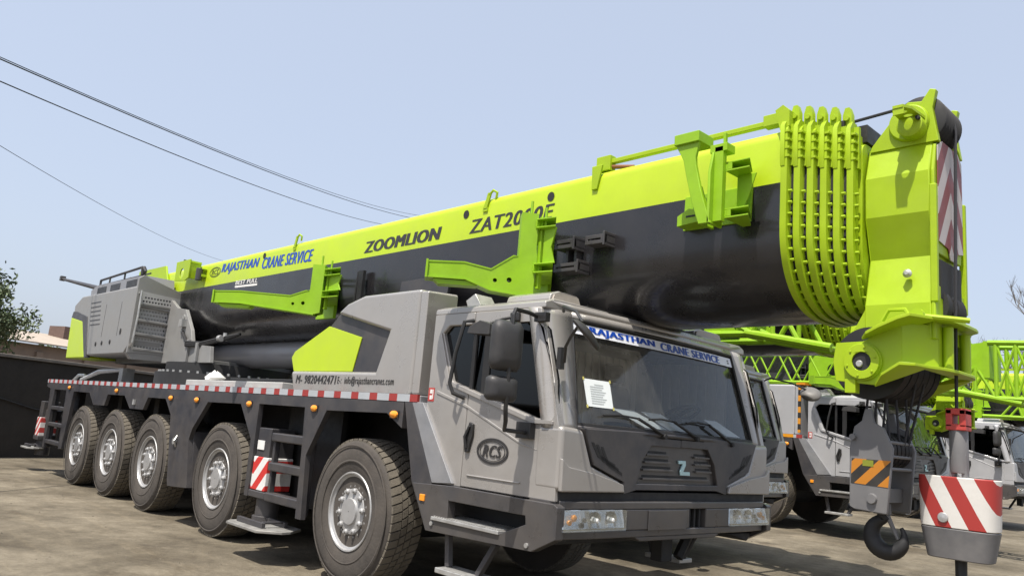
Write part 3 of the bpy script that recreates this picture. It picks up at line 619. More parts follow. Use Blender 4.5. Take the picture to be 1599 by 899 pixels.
for sy in (-1, 1):
    for k in range(3):
        o_ = k * .055
        v_ = [(-1.155 + o_, 1.525 - o_ * .25), (-1.125 + o_, 1.525 - o_ * .25), (-1.045 + o_, 1.435 - o_ * .5), (-.86 + o_ * .8, 1.372 - o_ * 0.55), (-.86 + o_ * .8, 1.350 - o_ * .55), (-1.07 + o_, 1.418 - o_ * .5)]
        if sy > 0: v_ = mirY(v_)
        B(BLACK).prism(v_, 'x', -.213, -.219).obj('side_vent', hood)
    wg = [(-1.475, 1.625), (-1.235, 1.61), (-1.115, 1.352), (-.75, 1.24), (-.742, 1.162), (-1.475, 1.162)]
    wg2 = [(-1.475, 1.40), (-1.40, 1.34), (-1.10, 1.30), (-.76, 1.225), (-.745, 1.165), (-1.47, 1.165)]
    if sy > 0: wg, wg2 = mirY(wg), mirY(wg2)
    b = B(BODY); b.prism(wg, 'x', -.222, -.48); wing = b.obj('corner_panel', root, bevel=.04, seg=4)
    b = B(BODY); b.prism(wg2, 'x', -.195, -.23); b.obj('lower_lip', wing, bevel=.012)
b = B(BLACK); b.box((-.60, -1.44, 1.07), (-.245, 1.44, 1.165)); b.box((-.34, -1.3, 1.50), (-.36, 1.3, 1.66)); b.obj('bumper_gap', hood)
# bumper
def bump_out(k=0.0): return [(-.50, -1.475 + k), (-.30, -1.475 + k), (-.215 - k, -1.40), (-.185 - k, -1.10), (-.175 - k, 0), (-.185 - k, 1.10), (-.215 - k, 1.40), (-.30, 1.475 - k), (-.50, 1.475 - k)]
b = B(BGREY)
b.prism(bump_out(), 'z', 1.045, 1.10); b.prism(bump_out(.012), 'z', .835, .89)
for (ya, yb) in ((-1.475, -1.445), (-.735, .11), (.36, .735), (1.445, 1.475)):
    pts = [p for p in bump_out(.004)]
    front = [(-.215 if abs(y_) > 1.4 else -.187 + .010 * (1 - abs(y_) / 1.4), y_) for y_ in (ya, (ya + yb) / 2, yb)]
    if abs(ya) > 1.44: front = [(-.31, ya), (-.23, (ya + yb) / 2), (-.222, yb)] if ya < 0 else [(-.222, ya), (-.23, (ya + yb) / 2), (-.31, yb)]
    b.prism([(-.5, ya)] + front + [(-.5, yb)], 'z', .89, 1.045)
b.prism([(-.60, .837), (.62, .837), (.55, .80), (-.52, .80)], 'x', -.20, -.5)
bump = b.obj('bumper', root, bevel=.014, seg=3)
for q0, q1 in (((-.24, .11, .89), (-.30, .36, 1.045)), ((-.246, -1.445, .89), (-.34, -.735, 1.045)), ((-.246, .735, .89), (-.34, 1.445, 1.045))): B(BLACK).box(q0, q1).obj('recess', bump)
b = B(DARK); 
for yy in (.16, .235, .31): b.box((-.235, yy - .012, .89), (-.21, yy + .012, 1.045))
b.obj('tow_socket', bump)
B(BGREY).box((-.176, -.46, .885), (-.170, .06, 1.035)).obj('number_plate_base', bump, bevel=.003)
for sy in (-1, 1):
    m_ = (lambda p: p) if sy < 0 else (lambda p: [(-u, v) for u, v in p][::-1])
    b = B(LAMPBODY)
    for q in range(7):
        ya, yb = sy * (1.44 - q * .1), sy * (1.44 - q * .1 - .098); xt = -.204 - .012 * (q % 2); b.add([(-.186, ya, .895), (-.186, yb, .895), (xt, yb, 1.04), (xt, ya, 1.04), (-.25, ya, .895), (-.25, yb, .895), (-.25, yb, 1.04), (-.25, ya, 1.04)], [(0, 1, 2, 3), (4, 7, 6, 5), (0, 4, 5, 1), (3, 2, 6, 7), (0, 3, 7, 4), (1, 5, 6, 2)])
    lamp = b.obj('headlight', root)
    for yc, r_ in ((-1.08, .058), (-.90, .062)):
        b = B(CHROME); b.lathe([(r_ * 1.05, .0), (r_ * 1.0, .012), (r_ * .9, .010), (r_ * .55, .003), (.012, .001)], (-.196, -sy * yc if sy > 0 else yc, .968), 'x', 24, cap=False); b.use(WHITEP); b.lathe([(.018, .0), (.02, .02), (.01, .03)], (-.195, -yc if sy > 0 else yc, .968), 'x', 12); b.obj('reflector', lamp)
    b = B(AMBER); yy = 1.31; b.lathe([(.026, .0), (.022, .010), (.01, .014)], (-.196, sy * yy, .985), 'x', 14); b.lathe([(.02, .0), (.018, .010)], (-.194, sy * (yy + .05), .955), 'x', 12); b.use(DARK); b.lathe([(.022, .0), (.02, .012)], (-.194, sy * 1.23, .935), 'x', 10); b.lathe([(.018, .0), (.016, .012)], (-.197, sy * 1.20, .97), 'x', 10); b.obj('indicator', lamp)
    b = B(CHROME); b.prism(m_([(-1.175, 1.035), (-1.165, 1.035), (-1.13, .90), (-1.14, .90)]), 'x', -.2, -.182); b.prism(m_([(-1.44, .90), (-.745, .90), (-.745, .912), (-1.44, .912)]), 'x', -.2, -.180); b.obj('divider', lamp)
    b = B(GL_LAMP); b.prism(m_([(-1.44, .892), (-1.44, 1.043), (-.75, 1.043), (-.738, 1.03), (-.738, .905), (-.75, .892)]), 'x', -.172, -.175); b.obj('lamp_cover', lamp)
# front mirror on the near corner
b = B(BLACKG); b.tube([(-.36, -1.40, 2.47), (-.25, -1.52, 2.48), (-.05, -1.60, 2.42), (.06, -1.66, 2.34), (-.10, -1.58, 2.25), (-.22, -1.50, 2.19), (-.27, -1.45, 2.08)], .012, 8); b.box((-.33, -1.47, 2.03), (-.29, -1.425, 2.19)); b.obj('mirror_arm', root)
b = B(MIRR); Mx = Matrix.Translation((.14, -1.70, 2.235)) @ Matrix.Rotation(R(-32), 4, 'X') @ Matrix.Rotation(R(35), 4, 'Y') @ Matrix.Diagonal((.55, 1.0, .62, 1))
b.lathe([(.0, .07), (.07, .062), (.13, .035), (.155, 0), (.15, -.015), (.13, -.02)], (0, 0, 0), 'z', 28, M=Mx); b.obj('front_mirror', root, smooth=60)
# inside the cab
b = B(BLACKG); b.prism([(-.42, 1.10), (-.34, 1.60), (-.55, 1.66), (-.80, 1.58), (-.85, 1.10)], 'y', -1.38, 1.38); b.prism([(-.56, 1.66), (-.60, 1.80), (-.88, 1.76), (-.86, 1.58)], 'y', .55, 1.2); b.obj('dashboard', root, bevel=.02)
for yy in (-.8, .8):
    b = B(SEAT); b.box((-1.55, yy - .27, 1.36), (-1.05, yy + .27, 1.52)); b.prism([(-1.62, 1.40), (-1.48, 1.42), (-1.62, 2.12), (-1.74, 2.10)], 'y', yy - .25, yy + .25); b.prism([(-1.66, 2.14), (-1.57, 2.15), (-1.60, 2.34), (-1.68, 2.33)], 'y', yy - .14, yy + .14); b.obj('cab_seat', root, bevel=.04, seg=3)
b = B(BEIGE)
for i in range(24): b.box((-1.765, .02 + i * .056, 1.45), (-1.735 - .02 * (i % 2), .02 + i * .056 + .05, 2.42))

for i in range(18): b.box((-1.62 + i * .055, 1.36 - .02 * (i % 2), 1.55), (-1.62 + i * .055 + .05, 1.385, 2.40))
b.obj('curtain', root, bevel=.01)
b = B(BLACK); Ms = Matrix.Translation((-.86, .86, 1.83)) @ Matrix.Rotation(R(-28), 4, 'Y')
pts = [tuple(Ms @ Vector((.22 * math.cos(a), .22 * math.sin(a), 0))) for a in [2 * math.pi * i / 28 for i in range(28)]]
b.tube(pts, .017, 8, closed=True); b.tube([tuple(Ms @ Vector((-.2, 0, 0))), tuple(Ms @ Vector((.2, 0, 0)))], .02, 6); b.tube([tuple(Ms @ Vector((0, -.2, 0))), tuple(Ms @ Vector((0, .2, 0)))], .02, 6); b.tube([tuple(Ms @ Vector((0, 0, 0))), (-.74, .86, 1.58)], .03, 8); b.obj('steering_wheel', root)
b = B(DGREY); b.box((-.45, -.5, 2.33), (-.75, .9, 2.41)); b.obj('sun_blind', root, bevel=.01)
# under the bumper
b = B(DARK); b.box((-.62, .20, .56), (-.50, .36, .82)); b.obj('tow_bracket', root, bevel=.01); b = B(DARK); b.tube([(-.6, .78, .80), (-.62, .62, .56)], .05, 6); b.obj('steering_rod', root); b = B(DARK); b.prism([(1.0, .80), (1.45, .80), (1.35, .72)], 'x', -.7, -.35); b.obj('under_guard', root, bevel=.01)

# --- superstructure
b = B(DARK); b.cyl((-9.2, 0, 1.80), 1.15, .22, 'z', 48); b.cyl((-9.2, 0, 2.02), 1.0, .17, 'z', 48)
b.use(STEEL)
for i in range(44): a = 2 * math.pi * i / 44; b.cyl((-9.2 + 1.08 * math.cos(a), 1.08 * math.sin(a), 2.02), .025, .035, 'z', 6)
b.obj('slew_ring', root)
b = B(mat('turntable_grey', (.22, .22, .215), .45, noise=.1, dust=.15))
for sy in (-1, 1):
    b.prism([(-12.6, 2.19), (-8.15, 2.19), (-8.22, 2.44), (-8.95, 2.49), (-9.08, 2.72), (-9.45, 3.08), (-9.80, 3.12), (-10.2, 3.30), (-12.6, 3.9)], 'y', sy * .80, sy * .74)
    for x in (-9.05, -8.66): b.box((x - .04, sy * .80, 2.20), (x + .04, sy * .845, 2.50 if x > -9 else 2.56))
b.box((-12.6, -.74, 2.19), (-8.5, .74, 2.25)); turn = b.obj('turntable_frame', root, bevel=.006, smooth=10)
b = B(HOUSE); b.prism([(-13.65, 2.27), (-13.84, 3.30), (-13.40, 3.455), (-10.34, 3.43), (-10.24, 3.40), (-10.22, 2.42), (-10.40, 2.28)], 'y', -1.36, -.82)
house = b.obj('machine_house', root, bevel=.03, seg=3)
b = B(DGREY)
for i in range(6): b.box((-12.72 + i * .03, -1.366, 3.27 - i * .085), (-12.12 + i * .03, -1.359, 3.283 - i * .085))
b.obj('louvre', house)
b = B(DARK)
for x, z in ((-12.0, 2.48), (-11.65, 2.49), (-11.2, 2.50)): b.lathe([(.042, 0), (.036, -.008)], (x, -1.362, z), 'y', 12)
b.prism(circ(-10.72, 2.67, .035, 12, .055), 'y', -1.368, -1.36)
for x in (-11.75, -10.9): b.box((x - .004, -1.3625, 2.35 + .25), (x + .004, -1.36, 3.2))
b.obj('house_fitting', house)
b = B(GREEN); b.prism([(-13.74, 2.235), (-13.86, 3.05), (-13.05, 2.94), (-12.55, 2.235)], 'y', -1.378, -.80); b.obj('counterweight_corner', house, bevel=.015)
b = B(DGREY); b.prism([(-13.80, 3.17), (-13.87, 3.05), (-13.08, 2.94), (-12.56, 2.235), (-12.42, 2.235), (-12.80, 3.02), (-13.55, 3.16)], 'y', -1.374, -1.30); b.obj('corner_band', house, bevel=.006)
b = B(HOUSE); b.box((-13.85, -1.2, 2.26), (-12.7, 1.25, 3.3)); b.box((-13.3, .75, 2.26), (-10.6, 1.3, 3.35)); b.obj('counterweight', root, bevel=.03)
b = B(CYL); b.prism([(-13.40, 3.44), (-13.42, 3.60), (-13.1, 3.68), (-10.45, 3.66), (-10.36, 3.43)], 'y', -1.22, -.70); b.use(BLACKG)
for x0 in (-13.0, -12.2, -11.3): b.box((x0, -1.226, 3.50), (x0 + .55, -1.219, 3.62))
b.obj('engine_hood', house, bevel=.03)
# front face with step treads
b = B(HOUSE)
rows = [(3.13, 3.34, 2), (2.85, 3.09, 3), (2.62, 2.84, 3), (2.37, 2.60, 3)]
hol = []
for z0, z1, n in rows[1:]: pass
op = [[(-1.29, z0 + .03), (-1.29, z1), (-.66 + (z0 - 2.4) * -.06, z1 - .03), (-.66, z0 + .01)][::-1] for z0, z1, n in rows[1:]]
b.prism([(-1.375, 2.30), (-1.375, 3.56), (-1.30, 3.62), (-.56, 3.40), (-.50, 2.33)], 'x', -10.215, -10.16, holes=op)
b.prism([(-1.375, 2.30), (-.50, 2.33), (-.56, 2.22), (-1.30, 2.20)], 'x', -10.30, -10.17)
face = b.obj('step_face', root, bevel=.006)
PERF = mat('perforated_plate', (.36, .355, .35), .5, noise=.1)
for z0, z1, n in rows:
    b = B(PERF); hs = []
    cols = 11; zz = [z0 + .05 + k * .065 for k in range(n)]
    for k, z in enumerate(zz):
        for i in range(cols): y = -1.25 + (i + .5 * (k % 2)) * .05; hs.append(circ(y, z, .017, 6)[::-1])
    b.prism([(-1.30, z0), (-1.30, z1), (-.645, z1 - .03), (-.645, z0)], 'x', -10.232 if n == 3 else -10.158, -10.222 if n == 3 else -10.150, holes=hs)
    b.use(DARK); b.box((-10.252 if n == 3 else -10.1605, -1.29, z0 + .01), (-10.245 if n == 3 else -10.159, -.67, z1 - .035)); b.use(HOUSE)
    b.box((-10.26, -1.30, z0 - .012), (-10.14, -.65, z0 + .012)); b.obj('step_tread', face)
for y in (-1.33, -.575):
    b = B(STEEL); b.tube([(-10.16, y, 3.30 if y < -1 else 3.33), (-10.07, y, 3.34 if y < -1 else 3.36), (-10.06, y, 2.9), (-10.07, y - .02, 2.46), (-10.16, y - .02, 2.40)], .018, 8); b.obj('grab_rail', face)
b = B(DGREY); b.tube([(-13.15, -1.15, 3.68), (-13.15, -1.15, 3.80), (-10.50, -1.25, 3.80), (-10.48, -1.25, 3.66)], .022, 6)
for x in (-12.4, -11.55): b.tube([(x, -1.2, 3.66), (x, -1.2, 3.80)], .018, 6)
b.tube([(-13.15, -1.1, 3.72), (-10.5, -1.1, 3.72)], .015, 6); b.tube([(-10.55, -1.2, 3.62), (-10.42, -1.22, 3.74), (-10.46, -1.24, 3.80)], .03, 6); b.obj('roof_rail', root)
b = B(DGREY); b.tube([(-13.1, -1.15, 3.63), (-15.25, -1.34, 3.965)], [.05, .03], 8); b.box((-15.33, -1.39, 3.93), (-15.22, -1.29, 4.03)); b.obj('folded_mast', root, bevel=.006)
b = B(CYL); b.lathe([(.17, 0), (.205, .03), (.205, 5.9), (.15, 5.95), (.15, 7.0)], (-9.95, -.08, 2.385), 'x', 40); b.use(BLACK); b.lathe([(.23, 0), (.23, .12)], (-9.95, -.08, 2.385), 'x', 32); b.obj('luffing_cylinder', root)
b = B(BLACK)
for k in range(3): b = B(BLACK); b.tube([(-9.35, -.83 + k * .05, 2.70 - k * .03), (-9.05, -.86, 2.52 - k * .03), (-8.6, -.80, 2.50 - k * .02), (-8.2, -.62, 2.60 - k * .02), (-7.9, -.5, 2.66)], .022, 6); b.obj('hydraulic_hose', root)
b = B(STEEL); b.lathe([(.05, 0), (.05, .1)], (-8.28, -.66, 2.58), 'x', 10); b.lathe([(.035, 0), (.035, .12)], (-8.2, -.60, 2.55), 'z', 10); b.obj('hose_fitting', root); b = B(STEEL)
for z in (2.72, 2.83, 2.95): b.lathe([(.04, 0), (.04, .06)], (-9.45, -.82, z), 'y', 10)
b.box((-9.45, -.88, 2.78), (-9.3, -.80, 2.90)); b.obj('valve_block', root)

# --- boom
def prof(w_, zt, zb, rc=.085, zc=3.14, n=14):
    """half outline of the boom section: flat top, tight top corners, upright flanks, rounded belly"""
    p = [(0, zt), (-(w_ - rc), zt)]
    for i in range(1, 6): a = math.pi / 2 * i / 5; p.append((-(w_ - rc) - rc * math.sin(a), zt - rc + rc * math.cos(a)))
    p += [(-w_, 3.462), (-w_, zc)]
    for i in range(1, n + 1):
        a = math.pi / 2 * i / n; p.append((-w_ * math.cos(a) ** .72, zc - (zc - zb) * math.sin(a) ** .92))
    return p
def full(h): return h + [(-y, z) for y, z in h[::-1][1:-1]]
def sweep(b, sections, colour=None):
    """sections [(x, outline)]"""
    n = len(sections[0][1]); vs = [(x, y, z) for x, o in sections for y, z in o]; o0 = len(b.v)
    for i in range(len(sections) - 1):
        for j in range(n):
            f = (i * n + j, i * n + (j + 1) % n, (i + 1) * n + (j + 1) % n, (i + 1) * n + j)
            if colour: b.use(colour(sum(vs[k][2] for k in f) / 4, sum(vs[k][0] for k in f) / 4))
            b.f.append([k + o0 for k in f]); b.mi.append(b.m)
    b.v += vs
    for i, rev in ((0, True), (len(sections) - 1, False)):
        tri = tessellate_polygon([[Vector((y, z, 0)) for y, z in sections[i][1]]])
        for t in tri: b.f.append([o0 + i * n + k for k in (t[::-1] if rev else t)]); b.mi.append(b.m)
S0 = full(prof(.655, 3.875, 2.56))
b = MB(); sweep(b, [(x, S0) for x in (-12.3, -11.0, -8, -4, -1, 1.0)], lambda z, x: GREEN if z > 3.462 else BOOMK)
boom = b.obj('boom', root, smooth=30)
b = B(GREEN2); b.prism([(-12.45, 3.70), (-12.40, 4.0), (-11.0, 3.985), (-10.75, 3.60), (-11.3, 3.55)], 'y', -.70, -.665); b.obj('root_plate', boom, bevel=.008)
b = B(BLUE); Y_ = -.6575
lettering(b, 'RAJASTHAN', lambda u, v: (-8.58 + 1.31 * u, Y_, 3.612 - .028 * u + .18 * v), .10, .32); extra(b.obj('owner_lettering', boom)); b = B(BLUE)
lettering(b, 'CRANE SERVICE', lambda u, v: (-7.15 + 1.47 * u, Y_, 3.578 - .028 * u + .168 * v), .10, .32); extra(b.obj('owner_lettering', boom))
b = B(LETK); lettering(b, 'ZOOMLION', lambda u, v: (-4.42 + 1.47 * u, Y_, 3.52 + .14 * v), .10, .2); extra(b.obj('maker_lettering', boom)); b = B(LETK); lettering(b, 'ZAT2000E', lambda u, v: (-2.46 + 1.19 * u, Y_, 3.515 + .145 * v), .06, .2); extra(b.obj('maker_lettering', boom))
OL = mat('olive_vinyl', (.10, .14, .02), .5); ring_letters(-8.83, 3.682, .215, .085, -.655, OL, 'boom_emblem', boom, .10)
b = B(WHITEP); lettering(b, 'BEST PULL', lambda u, v: (-7.98 + .74 * u, -.6575, 3.405 - .02 * u + .065 * v), .08, .1); b.add([(-7.99, -.6575, 3.36), (-7.23, -.6575, 3.34), (-7.23, -.6575, 3.37), (-7.99, -.6575, 3.39)], [(0, 1, 2, 3)]); extra(b.obj('small_sticker', boom))
for x, z in ((-7.12, 3.775), (-2.54, 3.735), (-1.32, 3.73)): B(DARK).lathe([(.045, 0), (.04, .004)], (x, -.6595, z), 'y', 16).obj('hole_shade_disc', boom)  # dark disc on the flank, hole shade put into its colour
for x, z in ((-6.2, 3.79), (-2.22, 3.75)):
    b = B(GREEN2); b.box((x - .05, -.668, z - .03), (x + .02, -.655, z + .02)); b.prism([(x - .04, z), (x + .01, z), (x + .06, z + .16), (x + .01, z + .16)], 'y', -.672, -.655); b.tube([(x + .03, -.665, z + .14), (x + .08, -.66, z + .18), (x + .13, -.65, z + .15), (x + .11, -.64, z + .09)], .014, 6); b.obj('cable_guide', boom)
b = B(GREEN2); b.prism([(-10.0, 3.59), (-10.03, 3.92), (-9.42, 3.92), (-9.42, 3.60), (-9.55, 3.56)], 'y', -.86, -.84, holes=[circ(-9.72, 3.70, .085, 18)[::-1]]); b.box((-10.0, -.84, 3.86), (-9.42, -.66, 3.88)); b.box((-9.46, -.84, 3.60), (-9.43, -.66, 3.9)); b.box((-9.42, -.74, 3.62), (-9.16, -.66, 3.66)); b.box((-9.42, -.74, 3.74), (-9.16, -.66, 3.76)); b.use(DGREY); b.lathe([(.055, 0), (.055, .20)], (-9.22, -.76, 3.56), 'z', 14)
b.box((-9.9, -.80, 3.90), (-9.86, -.76, 3.97)); b.obj('pivot_bracket', boom, bevel=.006)
b = B(DGREY)
for (x0, x1, z0, z1) in ((-1.10, -.86, 3.165, 3.245), (-1.09, -.80, 2.955, 3.03), (-.74, -.52, 3.165, 3.245)):
    b.prism([(x0, z0), (x0, z1), (x1, z1), (x1, z0)], 'y', -.79, -.765, holes=[[(x0 + .03, (z0 + z1) / 2 - .007), (x1 - .05, (z0 + z1) / 2 - .007), (x1 - .05, (z0 + z1) / 2 + .007), (x0 + .03, (z0 + z1) / 2 + .007)]]); b.box((x0, -.765, z0), (x1, -.64, z0 + .015)); b.box((x0, -.765, z1 - .015), (x1, -.64, z1)); b.box((x1 - .02, -.80, z0 - .02), (x1, -.64, z1 + .02))
b.box((-1.02, -.72, 3.03), (-.99, -.64, 3.165)); b.box((-.92, -.72, 3.03), (-.89, -.64, 3.165)); b.obj('cable_clip', boom, bevel=.004)

# collars of the nested sections
WK = [.715, .655, .595, .535, .475, .415]
XK = [1.0, 1.068, 1.136, 1.204, 1.272, 1.340]
for k, (w_, xk) in enumerate(zip(WK, XK)):
    zt = 3.90 - .012 * k
    outer = full(prof(w_, zt, 2.53 + .004 * k, .10)); inner = full(prof(w_ - .085, zt - .07, 2.60 + .004 * k, .08))
    b = B(GREEN2); b.prism(outer, 'x', xk, xk + .046, holes=[inner[::-1]])
    b.prism([(-(w_ + .004), 3.56), (-(w_ + .012), 3.62), (-(w_ + .012), 3.86), (-(w_ - .03), 3.92), (-(w_ - .10), 3.92), (-(w_ - .10), 3.56)], 'x', xk - .003, xk + .030)
    b.prism([(w_ + .012, 3.60), (w_ + .012, 3.86), (w_ - .03, 3.92), (w_ - .10, 3.92), (w_ - .10, 3.60)], 'x', xk - .003, xk + .030)
    for i in range(4):
        z = 3.63 + i * .062; b.box((xk + .030, -(w_ + .004), z - .008), (xk + .062, -(w_ - .08), z + .008))
    b.box((xk + .03, -(w_ - .045), 3.57), (xk + .066, -(w_ - .08), 3.88))
    if k:
        for sy in (-1, 1):
            yy = sy * (w_ - .05); b.prism([(xk - .042, 3.885), (xk - .042, 3.98), (xk - .025, 4.035), (xk + .005, 4.035), (xk + .022, 3.98), (xk + .022, 3.885)], 'y', yy - .025, yy + .025); b.lathe([(.02, 0), (.02, sy * .018)], (xk - .01, yy + sy * .025, 3.95), 'y', 10)
    else:
        b.prism([(.98, 3.84), (.94, 4.0), (1.0, 4.03), (1.05, 3.98), (1.05, 3.86)], 'y', -.70, -.62)
    col = b.obj('section_collar', root, bevel=.006)
    b = B(DARK if k < 5 else GREEN2); b.prism(full(prof(w_ - (.07 if k < 5 else .10), zt - .055, 2.585 + .004 * k, .08)), 'x', xk + .02, xk + .069); b.use(GREEN2)
    pr_ = prof(w_ - .038, zt - .02, 2.575, .09)
    pts = [p for p in pr_ if p[1] < 3.5]; dense = []
    for (ya, za), (yb_, zb_) in zip(pts, pts[1:]):
        L_ = math.hypot(yb_ - ya, zb_ - za); n_ = max(1, round(L_ / .012)); dense += [(ya + (yb_ - ya) * i / n_, za + (zb_ - za) * i / n_) for i in range(n_)]
    acc = 0; last = dense[0]
    for p in dense:
        acc += math.hypot(p[0] - last[0], p[1] - last[1]); last = p
        if acc > .075:
            acc = 0; b.lathe([(.012, 0), (.012, .022), (.007, .026)], (xk + .046, p[0], p[1]), 'x', 8); b.lathe([(.012, 0), (.012, .022), (.007, .026)], (xk + .046, -p[0], p[1]), 'x', 8)
    b.obj('bolt_row', col)
b = B(BLACKG); b.box((1.30, -.26, 3.80), (1.42, .26, 3.93)); b.box((1.10, -.42, 3.86), (1.32, .42, 3.93)); b.obj('slide_pad', root)

# --- boom head
b = B(GREEN2)
sec = [(-.225, 3.735), (-.30, 3.50), (-.30, 3.215), (-.215, 2.93), (-.30, 2.60), (-.30, 2.36)]
full_s = sec + [(-y, z) for y, z in sec[::-1]]
b.prism(full_s, 'x', 1.42, 1.845)
b.prism([(-.30, 2.36), (-.30, 2.62), (-.27, 2.72), (.27, 2.72), (.30, 2.62), (.30, 2.36)], 'x', 1.842, 1.87)
b.prism([(-.225, 2.94), (-.285, 3.22), (-.285, 3.50), (-.24, 3.70), (.24, 3.70), (.285, 3.50), (.285, 3.22), (.225, 2.94)], 'x', 1.842, 1.868)
for y in (-.285, .285): b.prism([(y - .02, 2.6), (y - .02, 3.4), (y + .02, 3.4), (y + .02, 2.6)], 'x', 1.84, 1.885)
head = b.obj('boom_head', root, bevel=.010, smooth=8)
b = B(HEADCHEV); b.prism([(-.245, 3.02), (-.245, 3.68), (-.16, 3.735), (.16, 3.735), (.235, 3.68), (.235, 3.02), (.12, 3.00), (.10, 2.93), (-.02, 2.93), (-.06, 3.0)], 'x', 1.873, 1.879); b.obj('chevron_board', head)
b = B(DARK); b.box((1.846, -.20, 2.64), (1.874, .20, 2.90)); b.obj('opening_shade_block', head)  # solid dark block, shade of the opening put into its colour
for y in (-.222, .222):
    b = B(GREEN2); b.prism([(1.43, 3.715), (1.45, 3.76), (1.61, 3.96), (1.69, 4.035), (1.78, 4.02), (1.835, 4.10), (1.875, 4.085), (1.85, 3.96), (1.885, 3.715)], 'y', y - .025, y + .025); b.lathe([(.125, 0), (.135, .03), (.11, .035)], (1.70, y + (-.055 if y < 0 else .025), 3.875), 'y', 28); b.obj('cheek_plate', head, bevel=.006)
b = B(BLACK)
for y in (-.21, -.13, -.05, .05, .13, .21): b.lathe([(.06, -.030), (.165, -.029), (.172, -.025), (.145, -.005), (.145, .005), (.172, .025), (.165, .029), (.06, .030)], (1.755, y * .62 - .05, 3.90), 'y', 44)
b.obj('head_sheave', head)
b = B(GREEN2); b.lathe([(.085, 0), (.085, -.11), (.06, -.12)], (1.735, -.24, 3.825), 'y', 20)
hp = [(1.665, -.24), (1.815, -.24), (1.80, -.48), (1.765, -.545), (1.70, -.545), (1.675, -.48)]
b.prism(hp, 'z', 3.875, 3.895, holes=[circ(1.742, -.385, .030, 14, .022)[::-1], circ(1.738, -.46, .027, 14, .02)[::-1]]); b.prism([(-.54, 3.83), (-.54, 3.895), (-.53, 3.895), (-.53, 3.83)], 'x', 1.70, 1.77)
b.use(DARK); b.lathe([(.014, 0), (.014, -.03)], (1.80, -.36, 3.85), 'y', 8); b.obj('pin_bracket', head, bevel=.004)
b = B(STEEL); b.lathe([(.02, 0), (.03, -.03), (.012, -.05)], (1.70, -.275, 2.80), 'y', 10); b.obj('grease_nipple', head)
b = B(GREEN2); b.prism([(1.42, 2.36), (1.30, 2.36), (1.43, 2.60)], 'y', -.28, -.24); b.prism([(1.42, 2.36), (1.30, 2.36), (1.43, 2.60)], 'y', .24, .28); b.obj('head_gusset', head)
# lower sheave box
b = B(GREEN2)
low = empty('lower_sheave_box'); low.parent = root
pl = [(1.285, 2.07), (1.285, 2.325), (1.45, 2.335), (1.60, 2.42), (1.87, 2.485), (1.97, 2.43), (1.95, 2.16), (1.75, 2.20), (1.68, 2.195), (1.55, 2.04)]
pl2 = [(1.285, 2.07), (1.285, 2.325), (1.45, 2.335), (1.50, 2.20), (1.62, 2.12), (1.55, 2.04)]
for y in (-.45, .42): b.prism([(1.29, 2.07), (1.27, 2.20), (1.29, 2.325), (1.47, 2.332), (1.62, 2.41), (1.715, 2.44), (1.715, 2.192), (1.68, 2.185), (1.55, 2.045)], 'y', y, y + .03); b.obj('side_plate', low, bevel=.005); b = B(GREEN2)
for s_ in (-1, 1):
    b.prism([(1.716, s_ * .449), (1.87, s_ * .25), (1.85, s_ * .23), (1.70, s_ * .42)], 'z', 2.185, 2.45)
    b.prism([(1.871, s_ * .25), (1.871, s_ * .18), (1.85, s_ * .18), (1.85, s_ * .229)], 'z', 2.186, 2.449); b.obj('front_plate', low, bevel=.004); b = B(GREEN2)
b = B(GREEN2)
def flange(out, zf, th):
    q = B(GREEN2); q.prism(out, 'z', 0, th); b.add([(x, y, z + zf(x)) for x, y, z in q.v], q.f)
zt_ = lambda x: 2.338 if x < 1.48 else 2.338 + (x - 1.48) * .42 if x < 1.80 else 2.472 - max(0, x - 1.95) * .25
zb_ = lambda x: 2.03 + (x - 1.55) * .9 if x < 1.70 else 2.165 - max(0, x - 1.75) * .06
flange([(1.47, -.47), (1.53, -.56), (1.62, -.585), (1.74, -.585), (1.80, -.55), (1.85, -.43), (1.90, -.34), (1.95, -.28), (1.975, -.15), (1.975, .15), (1.95, .28), (1.90, .34), (1.85, .43), (1.80, .55), (1.74, .585), (1.62, .585), (1.53, .56), (1.47, .47), (1.62, .35), (1.80, .3), (1.80, -.3), (1.62, -.35)], zt_, .022)
flange([(1.55, -.46), (1.62, -.54), (1.74, -.56), (1.82, -.52), (1.86, -.40), (1.92, -.30), (1.96, -.15), (1.96, .15), (1.92, .30), (1.86, .40), (1.82, .52), (1.74, .56), (1.62, .54), (1.55, .46), (1.65, .35), (1.80, .32), (1.80, -.32), (1.65, -.35)], zb_, .02)
for s_ in (-1, 1): b.lathe([(.032, 0), (.032, .275)], (1.90, s_ * .17, 2.175), 'z', 14)
b.obj('flange_plate', low, bevel=.004)
b = B(GREEN2); b.prism([(u + 0, v) for u, v in circ(1.475, 2.195, .115, 28)], 'y', -.49, -.45, holes=[circ(1.475, 2.195, .062, 20)[::-1]]); b.lathe([(.125, 0), (.12, .02)], (1.475, -.47, 2.195), 'y', 28)
for i in range(6): a = i * math.pi / 3 + .3; b.lathe([(.008, 0), (.008, -.006)], (1.475 + .095 * math.cos(a), -.491, 2.195 + .095 * math.sin(a)), 'y', 8)
b.box((1.36, -.47, 1.99), (1.43, -.40, 2.08)); b.use(DARK); b.lathe([(.062, 0), (.06, .01)], (1.475, -.478, 2.195), 'y', 20); b.use(STEEL); b.lathe([(.025, 0), (.02, -.012)], (1.46, -.478, 2.18), 'y', 12); b.obj('pin_flange', low, bevel=.004)
b = B(GREEN2); b.tube([(1.76, -.42, 2.50), (2.06, -.28, 2.47)], .018, 8); b.lathe([(.04, 0), (.04, .04)], (1.80, -.43, 2.50), 'y', 12); b.tube([(1.60, -.46, 2.46), (1.64, -.46, 2.53), (1.74, -.46, 2.53), (1.78, -.46, 2.46)], .014, 6); b.obj('rope_guard', low)
